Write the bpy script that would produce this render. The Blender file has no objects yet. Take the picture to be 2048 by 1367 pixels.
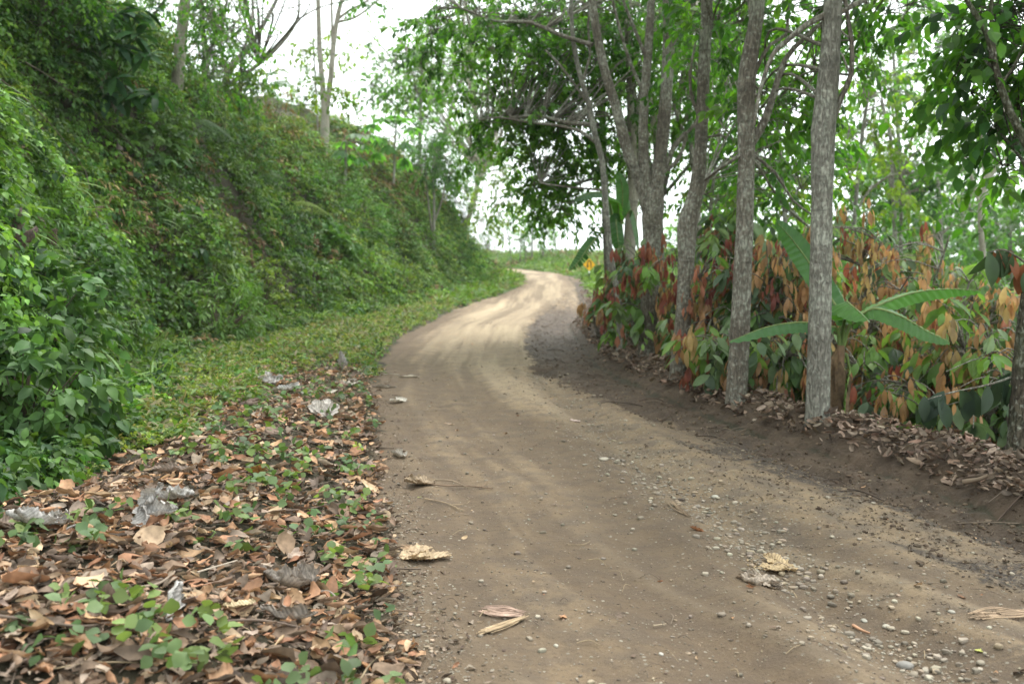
import bpy, math, random
import numpy as np
rng = np.random.default_rng(7)
sc = bpy.context.scene
C = sc.collection

# ------------------------------------------------------------------ camera
CAMZ = 1.5
FPX = 1991.0                       # 35 mm lens on a 36 mm sensor, photo 2048 px wide
PITCH = math.atan((683.5 - 520) / FPX)
cam = bpy.data.cameras.new('camera'); camo = bpy.data.objects.new('camera', cam); C.objects.link(camo)
cam.lens = 35; cam.sensor_width = 36; cam.clip_start = 0.1; cam.clip_end = 6000
camo.location = (0, 0, CAMZ); camo.rotation_euler = (math.pi/2 - PITCH, 0, 0)
cam.dof.use_dof = True; cam.dof.focus_distance = 5.6; cam.dof.aperture_fstop = 2.5
sc.camera = camo

# ------------------------------------------------------------------ sky, sun, exposure
SUN_EL, SUN_ROT = math.radians(62), math.radians(20)
w = bpy.data.worlds.new("World"); sc.world = w; w.use_nodes = True
nt = w.node_tree; bg = nt.nodes['Background']
sky = nt.nodes.new('ShaderNodeTexSky'); sky.sky_type = 'NISHITA'; sky.sun_disc = False
sky.sun_elevation = SUN_EL; sky.sun_rotation = SUN_ROT; sky.air_density = 1.2; sky.dust_density = 6; sky.ozone_density = 1.0
hs = nt.nodes.new('ShaderNodeHueSaturation'); hs.inputs['Saturation'].default_value = 0.10; hs.inputs['Value'].default_value = 1.0
nt.links.new(sky.outputs[0], hs.inputs['Color'])
cl = nt.nodes.new('ShaderNodeMix'); cl.data_type = 'RGBA'; cl.inputs[0].default_value = .8   # an even white cloud deck over the clear sky
cl.inputs[7].default_value = (6.8, 7.5, 7.4, 1); nt.links.new(hs.outputs[0], cl.inputs[6]); nt.links.new(cl.outputs[2], bg.inputs['Color'])
bg.inputs['Strength'].default_value = 0.15
sl = bpy.data.lights.new('sun', 'SUN'); sl.energy = 1.3; sl.angle = math.radians(18); sl.color = (1, 0.96, 0.9)
so = bpy.data.objects.new('sun', sl); C.objects.link(so)
so.rotation_euler = (math.pi/2 - SUN_EL, 0, math.pi - SUN_ROT)   # sun ahead and slightly right, high
sc.view_settings.view_transform = 'Standard'; sc.view_settings.look = 'None'
sc.view_settings.exposure = 1.45; sc.view_settings.gamma = 1

# ------------------------------------------------------------------ maths helpers
def ray(u, v):
    cx, cy = (u - 1024) / FPX, (683.5 - v) / FPX
    return np.array([cx, math.cos(PITCH) + cy*math.sin(PITCH), -math.sin(PITCH) + cy*math.cos(PITCH)])
def P(u, v, Y):                    # the point at depth Y seen in the photo at u, v
    d = ray(u, v); return np.array([0, 0, CAMZ]) + d * (Y / d[1])
def G(u, v, z=0.0):
    d = ray(u, v); return (np.array([0, 0, CAMZ]) + d * ((z - CAMZ) / d[2]))[:2]
def Gs(l): return np.array([G(u, v) for u, v in l])

def _hash(ix, iy, iz, seed):
    h = (ix.astype(np.int64)*374761393 + iy.astype(np.int64)*668265263 + iz.astype(np.int64)*2147483647 + seed*1274126177) & 0xffffffff
    h = ((h ^ (h >> 13)) * 1274126177) & 0xffffffff
    h = h ^ (h >> 16)
    return (h & 0xffff) / 65535.0
def noise(x, y, z=None, seed=0):
    x = np.asarray(x, float); y = np.asarray(y, float)
    z = np.zeros_like(x) if z is None else np.asarray(z, float)
    x0, y0, z0 = np.floor(x), np.floor(y), np.floor(z)
    fx, fy, fz = x-x0, y-y0, z-z0
    fx, fy, fz = [f*f*(3-2*f) for f in (fx, fy, fz)]
    r = 0
    for dx in (0, 1):
        for dy in (0, 1):
            for dz in (0, 1):
                r = r + _hash(x0+dx, y0+dy, z0+dz, seed) * (fx if dx else 1-fx)*(fy if dy else 1-fy)*(fz if dz else 1-fz)
    return r*2-1
def fbm(x, y, z=None, oct=3, seed=0):
    r = 0; a = 1.0; s = 0
    for i in range(oct):
        k = 2.03**i
        r = r + a*noise(np.asarray(x)*k, np.asarray(y)*k, None if z is None else np.asarray(z)*k, seed+i*17); s += a; a *= .5
    return r/s
def sstep(a, b, x): t = np.clip((x-a)/(b-a), 0, 1); return t*t*(3-2*t)
def dseg(pl, X, Y, closed=False):
    d = np.full(X.shape, 1e9); n = len(pl); m = n if closed else n-1
    for i in range(m):
        ax, ay = pl[i]; bx, by = pl[(i+1) % n]
        vx, vy = bx-ax, by-ay; L = vx*vx+vy*vy + 1e-12
        t = np.clip(((X-ax)*vx+(Y-ay)*vy)/L, 0, 1)
        d = np.minimum(d, np.hypot(X-ax-t*vx, Y-ay-t*vy))
    return d
def inside(pl, X, Y):
    c = np.zeros(X.shape, bool); n = len(pl)
    for i in range(n):
        ax, ay = pl[i]; bx, by = pl[(i+1) % n]
        if ay == by: continue
        k = ((ay > Y) != (by > Y)) & (X < (bx-ax)*(Y-ay)/(by-ay)+ax)
        c ^= k
    return c
def sd(pl, X, Y):                  # signed distance, positive inside
    return dseg(pl, X, Y, True) * np.where(inside(pl, X, Y), 1, -1)
def unit(a): return a / (np.linalg.norm(a, axis=-1, keepdims=True) + 1e-9)

# ------------------------------------------------------------------ layout of the place (metres)
RISE = np.array([(-50,0),(0,0),(25,0),(37,.12),(45,.36),(55,.46),(65,.52),(80,.60),(100,.85),(130,1.0),(400,1.0)])
def rise(y):
    return np.interp(y, RISE[:,0], RISE[:,1])
Lpx = [(775,1367),(760,1200),(745,1050),(742,900),(740,780),(758,722),(800,672),(880,632)]
L_edge = np.vstack([[(-0.35,-6),(-.4,2)], Gs(Lpx), [(-1.12,35),(-.3,39.5),(.3,44),(.6,52),(.2,64),(-.9,72),(-3,76.5),(-12,81)]])
Rpx = [(2048,1050),(1800,955),(1600,893),(1450,845),(1300,785),(1200,730),(1165,690),(1140,650)]
R_edge = np.vstack([[(5.2,-6),(4.3,3)], Gs(Rpx), [(2.25,30),(2.5,37),(2.85,45),(3.5,61),(3.2,74),(1,88),(-4,99),(-12,104)]])
ROAD = np.vstack([L_edge, R_edge[::-1]])
FOOT = np.array([(-3.4,-8),(-3.4,3),(-3.5,6.5),(-4.0,9),(-5.0,12.4),(-5.2,16.6),(-4.5,21),(-3.5,30),(-2.4,40),(-1.5,50),(-1.8,58),(-4.5,66),(-12,71),(-40,76)])
HILL = np.vstack([FOOT, [(-90,76),(-90,-8)]])
MUDC = Gs([(1085,700),(1060,655),(1110,610)])
MUD = np.vstack([Gs([(1068,738),(1045,692),(1052,655),(1082,618)]), [(2.0,40),(2.75,40),(2.6,34)], Gs([(1165,615),(1150,650),(1180,690),(1215,728),(1320,785),(1460,840),(1600,885),(1800,945),(2048,1035),(2400,1200),(2300,1240),(2048,1110),(1800,1020),(1600,955),(1450,890),(1300,838),(1150,782)])])
STREAK = Gs([(1430,900),(1600,970),(1800,1045),(2048,1150),(2400,1330)])
TRK = None
DAMP1 = Gs([(1120,850),(1190,960),(1270,1080),(1400,1230),(1560,1420)])
DAMP2 = Gs([(935,900),(950,990),(985,1100)])
GRAV = Gs([(1075,740),(1190,850),(1290,930),(1420,1010),(1560,1100),(1700,1210),(1870,1350),(2000,1460)])
GRAV2 = Gs([(760,1000),(770,1150),(790,1260),(810,1400)])
LITTER = Gs([(-500,1120),(-100,1080),(170,1030),(350,925),(480,845),(600,765),(690,730),(745,760),(750,900),(752,1050),(768,1200),(790,1330),(800,1700),(-700,1700)])
OUT = np.vstack([R_edge, [(-40,112),(-40,600),(900,600),(900,-60),(5.2,-60)]])   # outside the road, right hand side

def base_height(X, Y):
    """terrain without fine relief"""
    z = rise(Y)
    d = sd(HILL, X, Y)
    dd = np.clip(d, 0, None)
    top = 5.3 + 1.1*sstep(26, 13, Y) + .8*fbm(X*.12, Y*.12, oct=2, seed=5)
    run = 3.5
    t = np.clip(dd/run, 0, 1)
    hh = top*(0.88*t + 0.12*t*t) + np.clip(dd-run, 0, None)*0.45
    fade = sstep(80, 42, Y)*0.65+0.35
    z = z + hh*fade*(1 + .10*fbm(X*.5, Y*.5, oct=2, seed=9))
    # verge on the left swells a little between the road and the bank
    dl = sd(ROAD, X, Y)
    left = (d < 0) & (dl < 0) & ~inside(OUT, X, Y)
    z = z + np.where(left, 0.16*sstep(0, 1.2, -dl), 0)
    z = z + np.where((d >= 0), 0.16, 0)
    z = z + np.where(dl < 0, .11*sstep(-.1, .9, sd(LITTER, X, Y)), 0)
    # right side: low berm, then the slope falls away
    o = np.where(inside(OUT, X, Y), dseg(R_edge, X, Y), -1.0)
    near = np.maximum(sstep(34, 26, Y), sstep(9, 16, o))
    berm = 0.17*np.exp(-((o-0.42)/0.30)**2)*near
    drop = -(0.42*np.clip(o-1.0, 0, 22) + 0.30*np.clip(o-23, 0, 300))*near
    far = np.clip(o-.3, 0, 9)*0.16*(1-near)*sstep(34, 60, Y) - np.clip(o-26, 0, 300)*.34*(1-near)
    z = z + np.where(o > 0, berm + drop + far, 0)
    z = np.where(o > 0, np.maximum(z, -80), z)
    return z, d, dl, o
def tracks(X, Y):
    """wheel marks: bands that follow the outer edge of the road"""
    e = dseg(R_edge, X, Y)
    return (.6*fbm(e*1.7+2.3, Y*.10, oct=2, seed=61) + .45*fbm(e*5.2, Y*.22, oct=2, seed=62) + .3*fbm(e*13, Y*.45, oct=2, seed=63))
def height(X, Y):
    X = np.asarray(X, float); Y = np.asarray(Y, float)
    z, d, dl, o = base_height(X, Y)
    road = sstep(-.15, .25, dl)
    z = z + 0.012*fbm(X*3.1, Y*3.1, oct=3, seed=2)*road + (0.05*fbm(X*1.7, Y*1.7, oct=3, seed=3))*(1-road)
    gv = dseg(GRAV, X, Y); z = z - 0.06*np.exp(-(gv/.20)**2)*(1+.5*fbm(X*4, Y*4, seed=91)) + .022*np.exp(-((gv-.42)/.16)**2) - .035*np.exp(-(dseg(DAMP1, X, Y)/.22)**2) - 0.02*np.exp(-(dseg(DAMP2, X, Y)/.2)**2)
    m = sd(MUD, X, Y)
    mm = sstep(-.15, .25, m)
    z = z - mm*.03 + .05*mm*fbm(dseg(R_edge, X, Y)*3.2, Y*.3, oct=2, seed=95) + mm*(0.035*fbm(X*7, Y*7, oct=3, seed=4) + .02*np.abs(fbm(X*3, Y*5, oct=2, seed=14)))
    bm = np.exp(-((np.where(o > 0, o, 9)-0.4)/.38)**2)*sstep(60, 45, Y)
    z = z + bm*(0.10*np.abs(fbm(X*4, Y*4, oct=3, seed=6))+.03*fbm(X*13, Y*13, oct=2, seed=8))
    z = z + road*(.030*tracks(X, Y) + .010*np.abs(fbm(X*9, Y*9, oct=2, seed=92))*sstep(-.2, .3, fbm(X*1.3, Y*1.3, seed=93))) + mm*.02*tracks(X*1.0, Y)
    return z
def hit(u, v, off=0.0, y0=3.5, y1=140):
    ys = np.arange(y0, y1, .1)
    d = ray(u, v); pts = np.array([0, 0, CAMZ]) + d[None]*(ys/d[1])[:, None]
    h = base_height(pts[:,0], pts[:,1])[0] + off
    k = np.nonzero(pts[:,2] < h)[0]
    if len(k): return pts[k[0]]
    j = np.nonzero(ys > 12)[0]; return pts[j[np.argmin((pts[j, 2]-h[j])/ys[j])]]

def GH(u, v):                      # the spot on the finished ground seen at u, v
    z = 0.0
    for i in range(14): p = G(u, v, z); z = .5*z + .5*float(height(np.array([p[0]]), np.array([p[1]]))[0])
    return p
# ------------------------------------------------------------------ object helpers
def tag(o, label=None, cat=None, group=None, kind=None):
    if label: o['label'] = label
    if cat: o['category'] = cat
    if group: o['group'] = group
    if kind: o['kind'] = kind
    return o
def empty(name, loc, label, cat, group=None):
    o = bpy.data.objects.new(name, None); C.objects.link(o); o.location = tuple(map(float, loc)); o.empty_display_size = .1
    return tag(o, label, cat, group)
def mk(name, V, F, mat, parent=None, col=None, smooth=True, origin=None, extra=None):
    V = np.asarray(V, np.float32).reshape(-1, 3); F = np.asarray(F, np.int32); k = F.shape[1]
    if parent is not None: origin = np.array(parent.location)
    if origin is not None: V = V - np.asarray(origin, np.float32)
    me = bpy.data.meshes.new(name)
    me.vertices.add(len(V)); me.vertices.foreach_set('co', V.ravel())
    me.loops.add(F.size); me.loops.foreach_set('vertex_index', F.ravel())
    me.polygons.add(len(F)); me.polygons.foreach_set('loop_start', np.arange(0, F.size, k, dtype=np.int32))
    me.polygons.foreach_set('use_smooth', np.full(len(F), smooth))
    me.update(calc_edges=True)
    def att(nm, c):
        c = np.asarray(c, np.float32)
        if c.shape[1] == 3: c = np.hstack([c, np.ones((len(c), 1), np.float32)])
        a = me.color_attributes.new(nm, 'FLOAT_COLOR', 'POINT'); a.data.foreach_set('color', c.ravel())
    if col is not None: att('col', col)
    for nm, c in (extra or {}).items(): att(nm, c)
    me.materials.append(mat)
    o = bpy.data.objects.new(name, me); C.objects.link(o)
    if parent is not None: o.parent = parent
    elif origin is not None: o.location = tuple(map(float, origin))
    return o
class Mix:                         # collects pieces that become one mesh
    def __init__(s): s.V = []; s.F = []; s.K = []; s.n = 0
    def add(s, V, F, col=None):
        V = np.asarray(V).reshape(-1, 3); s.V.append(V); s.F.append(np.asarray(F)+s.n); s.n += len(V)
        c = np.ones((len(V), 3))*.5 if col is None else np.broadcast_to(np.asarray(col, float), (len(V), 3))
        s.K.append(c)
    def build(s, name, mat, parent=None, **k):
        return mk(name, np.vstack(s.V), np.vstack(s.F), mat, parent, col=np.vstack(s.K), **k)
def grid_faces(a, b, wrap=False):
    i, j = np.meshgrid(np.arange(a-1), np.arange(b if wrap else b-1), indexing='ij')
    j2 = (j+1) % b
    return np.stack([i*b+j, i*b+j2, (i+1)*b+j2, (i+1)*b+j], -1).reshape(-1, 4)
def spline(pts, step=None, n=None):
    pts = np.asarray(pts, float)
    if len(pts) == 2: pts = np.vstack([pts[0], (pts[0]+pts[1])/2, pts[1]])
    p = np.vstack([2*pts[0]-pts[1], pts, 2*pts[-1]-pts[-2]])
    out = []
    for i in range(1, len(p)-2):
        L = np.linalg.norm(p[i+1][:3]-p[i][:3]); k = max(2, int(L/step)) if step else n
        for t in np.arange(k)/k:
            out.append(.5*((2*p[i]) + (-p[i-1]+p[i+1])*t + (2*p[i-1]-5*p[i]+4*p[i+1]-p[i+2])*t*t + (-p[i-1]+3*p[i]-3*p[i+1]+p[i+2])*t**3))
    out.append(p[-2]); return np.array(out)
def tube(path, rad, sides=10, bumps=0.0, seed=0):
    path = np.asarray(path); n = len(path); rad = np.broadcast_to(rad, (n,))
    T = unit(np.gradient(path, axis=0))
    ref = np.array([0.31, 1, 0.05]); ref = ref if abs(T[0]@unit(ref)) < .9 else np.array([1, 0, .1])
    A = unit(np.cross(T, ref)); B = np.cross(T, A)
    th = np.arange(sides)/sides*2*np.pi
    r = rad[:, None]*np.ones(sides)
    V = path[:, None]+(A[:, None]*np.cos(th)[:, None]+B[:, None]*np.sin(th)[:, None])*r[..., None]
    if bumps:
        q = V.reshape(-1, 3)
        k = fbm(q[:,0]*9+seed, q[:,1]*9, q[:,2]*5, oct=3, seed=seed).reshape(n, sides)
        V = path[:, None]+(A[:, None]*np.cos(th)[:, None]+B[:, None]*np.sin(th)[:, None])*(r*(1+bumps*k))[..., None]
    return V.reshape(-1, 3), grid_faces(n, sides, True)
def frames(a, nrm):
    a = unit(a); nrm = unit(nrm - a*np.sum(a*nrm, -1, keepdims=True)); x = np.cross(a, nrm)
    return x, a, nrm
def place(tv, tf, pos, a, nrm, scale, col, widen=None):
    """copies of a leaf template: x across, y along the leaf, z out of its face"""
    x, a, nrm = frames(a, nrm); s = np.broadcast_to(scale, (len(pos),))[:, None, None]
    wd = 1.0 if widen is None else np.broadcast_to(widen, (len(pos),))[:, None, None]
    V = pos[:, None] + s*(tv[None, :, 0:1]*wd*x[:, None] + tv[None, :, 1:2]*a[:, None] + tv[None, :, 2:3]*nrm[:, None])
    F = tf[None]+(np.arange(len(pos))*len(tv))[:, None, None]
    K = np.repeat(np.broadcast_to(col, (len(pos), 3)), len(tv), 0)
    return V.reshape(-1, 3), F.reshape(-1, tf.shape[1]), K
def leaf_tmpl(rows=4, width=.5, fold=.25, droop=.35, peak=.42, wavy=0.0, seed=1):
    """unit-long leaf: three columns, pointed ends, folded at the midrib and drooping"""
    r = np.random.default_rng(seed); V = []
    for i in range(rows):
        t = i/(rows-1)
        wd = width*.5*(max(0.02, math.sin(math.pi*min(1, t**(math.log(.5)/math.log(peak)))))**.8) + .004
        z0 = -droop*t*t
        for sx in (-1, 0, 1):
            V.append((sx*wd, t*(1-.25*droop*t), z0 + fold*abs(sx)*wd + (wavy*r.uniform(-1, 1) if sx else 0)))
    return np.array(V), grid_faces(rows, 3)
LF_OV = leaf_tmpl(4, .58, .25, .30)
LF_SM = leaf_tmpl(3, .55, .25, .25, .5)
LF_LO = leaf_tmpl(5, .34, .35, .45)
LF_NA = leaf_tmpl(3, .22, .25, .3, .5)
LF_CA = leaf_tmpl(6, .36, .3, .22, .5, .012)
LF_LE = leaf_tmpl(4, .46, .25, .30)
LF_RD = leaf_tmpl(4, .95, .15, .15, .45)
def sprigs(Cn, D, L, m, S, droop=.5, seed=1, spread=.9, down=.35):
    """m leaves along each of the arching shoots that start at Cn towards D"""
    r = np.random.default_rng(seed); n = len(Cn); D = unit(D); L = np.broadcast_to(L, (n,))[:, None, None]
    t = (np.linspace(.12, 1, m)[None, :, None] + r.normal(0, .03, (n, m, 1)))
    g = np.array([0, 0, -1.0]); dr = np.broadcast_to(droop, (n,))[:, None, None]
    pos = Cn[:, None] + L*(D[:, None]*t + g*dr*t*t)
    T = unit(D[:, None] + g*2*dr*t)
    side = unit(np.cross(T, np.array([0.02, .03, 1.0]))); up = np.cross(side, T)
    ph = r.uniform(0, 2*np.pi, (n, 1, 1)) + np.arange(m)[None, :, None]*2.4 + r.normal(0, .4, (n, m, 1))
    lat = side*np.cos(ph)*1.0 + up*np.sin(ph)*.55
    a = lat*spread + T*.55 + g*down*r.uniform(.2, 1.5, (n, m, 1))
    nr = np.array([0, 0, 1.0]) + .45*r.normal(0, 1, (n, m, 3)) - T*.15
    s = np.broadcast_to(S, (n,))[:, None]*r.uniform(.65, 1.2, (n, m))
    return pos.reshape(-1, 3), a.reshape(-1, 3), nr.reshape(-1, 3), s.ravel()

# ------------------------------------------------------------------ materials
def newmat(name):
    m = bpy.data.materials.new(name); m.use_nodes = True; n = m.node_tree.nodes; n.clear()
    return m, m.node_tree, n
def N(nt, t, **kw):
    n = nt.nodes.new(t)
    for k, v in kw.items():
        if k in n.inputs: n.inputs[k].default_value = v
        else: setattr(n, k, v)
    return n
def leaf_mat(name, rough=.45, trans=.35, spec=.4, warm=(1.25, 1.35, .55), vary=.25, scale=9.0):
    m, t, n = newmat(name); out = N(t, 'ShaderNodeOutputMaterial')
    a = N(t, 'ShaderNodeAttribute', attribute_name='col')
    no = N(t, 'ShaderNodeTexNoise'); no.inputs['Scale'].default_value = scale; no.inputs['Detail'].default_value = 3
    tc = N(t, 'ShaderNodeTexCoord'); t.links.new(tc.outputs['Object'], no.inputs['Vector'])
    mr = N(t, 'ShaderNodeMapRange'); mr.inputs['To Min'].default_value = 1-vary; mr.inputs['To Max'].default_value = 1+vary
    mr.inputs['From Min'].default_value = .3; mr.inputs['From Max'].default_value = .7
    t.links.new(no.outputs['Fac'], mr.inputs['Value'])
    vm = N(t, 'ShaderNodeVectorMath', operation='SCALE'); t.links.new(a.outputs['Color'], vm.inputs[0]); t.links.new(mr.outputs[0], vm.inputs['Scale'])
    b = N(t, 'ShaderNodeBsdfPrincipled'); b.inputs['Roughness'].default_value = rough; b.inputs['Specular IOR Level'].default_value = spec
    t.links.new(vm.outputs[0], b.inputs['Base Color'])
    tr = N(t, 'ShaderNodeBsdfTranslucent'); vm2 = N(t, 'ShaderNodeVectorMath', operation='MULTIPLY'); vm2.inputs[1].default_value = warm
    t.links.new(vm.outputs[0], vm2.inputs[0]); t.links.new(vm2.outputs[0], tr.inputs['Color'])
    mx = N(t, 'ShaderNodeMixShader'); mx.inputs[0].default_value = trans
    t.links.new(b.outputs[0], mx.inputs[1]); t.links.new(tr.outputs[0], mx.inputs[2]); t.links.new(mx.outputs[0], out.inputs['Surface'])
    return m
def ramp(t, fac, stops):
    r = N(t, 'ShaderNodeValToRGB'); e = r.color_ramp.elements
    while len(e) < len(stops): e.new(.5)
    for i, (p, c) in enumerate(stops): e[i].position = p; e[i].color = (*c, 1) if len(c) == 3 else c
    t.links.new(fac, r.inputs[0]); return r
def mixc(t, f, a, b, mode='MIX'):
    m = N(t, 'ShaderNodeMix', data_type='RGBA', blend_type=mode)
    for i, s in ((0, f), (6, a), (7, b)):
        if hasattr(s, 'links') or hasattr(s, 'is_linked'): t.links.new(s, m.inputs[i])
        else: m.inputs[i].default_value = s if i == 0 else (*s, 1)
    return m.outputs[2]
def math_(t, op, a, b=None, clamp=False):
    m = N(t, 'ShaderNodeMath', operation=op); m.use_clamp = clamp
    for i, s in ((0, a), (1, b)):
        if s is None: continue
        if hasattr(s, 'is_linked'): t.links.new(s, m.inputs[i])
        else: m.inputs[i].default_value = s
    return m.outputs[0]
def bark_mat(name, c1, c2, lichen=(.42, .43, .36), amount=.5, fiss=1.0, moss=0.0):
    m, t, n = newmat(name); out = N(t, 'ShaderNodeOutputMaterial'); b = N(t, 'ShaderNodeBsdfPrincipled')
    tc = N(t, 'ShaderNodeTexCoord'); mp = N(t, 'ShaderNodeMapping'); mp.inputs['Scale'].default_value = (52, 52, 15)
    t.links.new(tc.outputs['Object'], mp.inputs[0])
    n1 = N(t, 'ShaderNodeTexNoise'); n1.inputs['Scale'].default_value = 1; n1.inputs['Detail'].default_value = 6; n1.inputs['Distortion'].default_value = .6
    t.links.new(mp.outputs[0], n1.inputs['Vector'])
    fis = ramp(t, n1.outputs['Fac'], [(.40, (0, 0, 0)), (.56, (1, 1, 1))])
    n2 = N(t, 'ShaderNodeTexNoise'); n2.inputs['Scale'].default_value = 2.3; n2.inputs['Detail'].default_value = 5; t.links.new(tc.outputs['Object'], n2.inputs['Vector'])
    n3 = N(t, 'ShaderNodeTexNoise'); n3.inputs['Scale'].default_value = 30; n3.inputs['Detail'].default_value = 5; t.links.new(tc.outputs['Object'], n3.inputs['Vector'])
    base = mixc(t, ramp(t, n2.outputs['Fac'], [(.38, (0,0,0)), (.62, (1,1,1))]).outputs[0], c1, c2)
    lf = ramp(t, math_(t, 'ADD', math_(t, 'MULTIPLY', n3.outputs['Fac'], .6), math_(t, 'MULTIPLY', n2.outputs['Fac'], .4)), [(.5, (0,0,0)), (.58, (1,1,1))])
    base = mixc(t, math_(t, 'MULTIPLY', lf.outputs[0], amount), base, lichen)
    base = mixc(t, math_(t, 'MULTIPLY', math_(t, 'SUBTRACT', 1.0, fis.outputs[0]), .8*fiss, True), base, tuple(x*.28 for x in c1))
    # horizontal growth rings
    mp2 = N(t, 'ShaderNodeMapping'); mp2.inputs['Scale'].default_value = (2, 2, 9); t.links.new(tc.outputs['Object'], mp2.inputs[0])
    n4 = N(t, 'ShaderNodeTexNoise'); n4.inputs['Scale'].default_value = 1; n4.inputs['Detail'].default_value = 2; t.links.new(mp2.outputs[0], n4.inputs['Vector'])
    rg = ramp(t, n4.outputs['Fac'], [(.60, (0,0,0)), (.66, (1,1,1))])
    base = mixc(t, math_(t, 'MULTIPLY', rg.outputs[0], .45), base, tuple(x*.35 for x in c1))
    if moss:
        mo = ramp(t, n2.outputs['Fac'], [(.45, (0,0,0)), (.6, (1,1,1))]); base = mixc(t, math_(t, 'MULTIPLY', mo.outputs[0], moss), base, (.05, .06, .025))
    t.links.new(base, b.inputs['Base Color']); b.inputs['Roughness'].default_value = .85; b.inputs['Specular IOR Level'].default_value = .2
    bp = N(t, 'ShaderNodeBump'); bp.inputs['Strength'].default_value = .9; bp.inputs['Distance'].default_value = .012
    hsum = math_(t, 'ADD', fis.outputs[0], math_(t, 'MULTIPLY', n3.outputs['Fac'], .5)); t.links.new(hsum, bp.inputs['Height']); t.links.new(bp.outputs[0], b.inputs['Normal'])
    t.links.new(b.outputs[0], out.inputs['Surface']); return m
def simple_mat(name, col, rough=.7, vary=.3, scale=20, bump=.0, attr=False, metallic=0, spec=.3):
    m, t, n = newmat(name); out = N(t, 'ShaderNodeOutputMaterial'); b = N(t, 'ShaderNodeBsdfPrincipled')
    tc = N(t, 'ShaderNodeTexCoord'); n1 = N(t, 'ShaderNodeTexNoise'); n1.inputs['Scale'].default_value = scale; n1.inputs['Detail'].default_value = 5
    t.links.new(tc.outputs['Object'], n1.inputs['Vector'])
    mr = N(t, 'ShaderNodeMapRange'); mr.inputs['From Min'].default_value = .3; mr.inputs['From Max'].default_value = .7
    mr.inputs['To Min'].default_value = 1-vary; mr.inputs['To Max'].default_value = 1+vary; t.links.new(n1.outputs['Fac'], mr.inputs['Value'])
    vm = N(t, 'ShaderNodeVectorMath', operation='SCALE'); t.links.new(mr.outputs[0], vm.inputs['Scale'])
    if attr:
        a = N(t, 'ShaderNodeAttribute', attribute_name='col'); t.links.new(a.outputs['Color'], vm.inputs[0])
    else: vm.inputs[0].default_value = col
    t.links.new(vm.outputs[0], b.inputs['Base Color']); b.inputs['Roughness'].default_value = rough; b.inputs['Metallic'].default_value = metallic
    b.inputs['Specular IOR Level'].default_value = spec
    if bump:
        bp = N(t, 'ShaderNodeBump'); bp.inputs['Strength'].default_value = .8; bp.inputs['Distance'].default_value = bump
        t.links.new(n1.outputs['Fac'], bp.inputs['Height']); t.links.new(bp.outputs[0], b.inputs['Normal'])
    t.links.new(b.outputs[0], out.inputs['Surface']); return m

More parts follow.
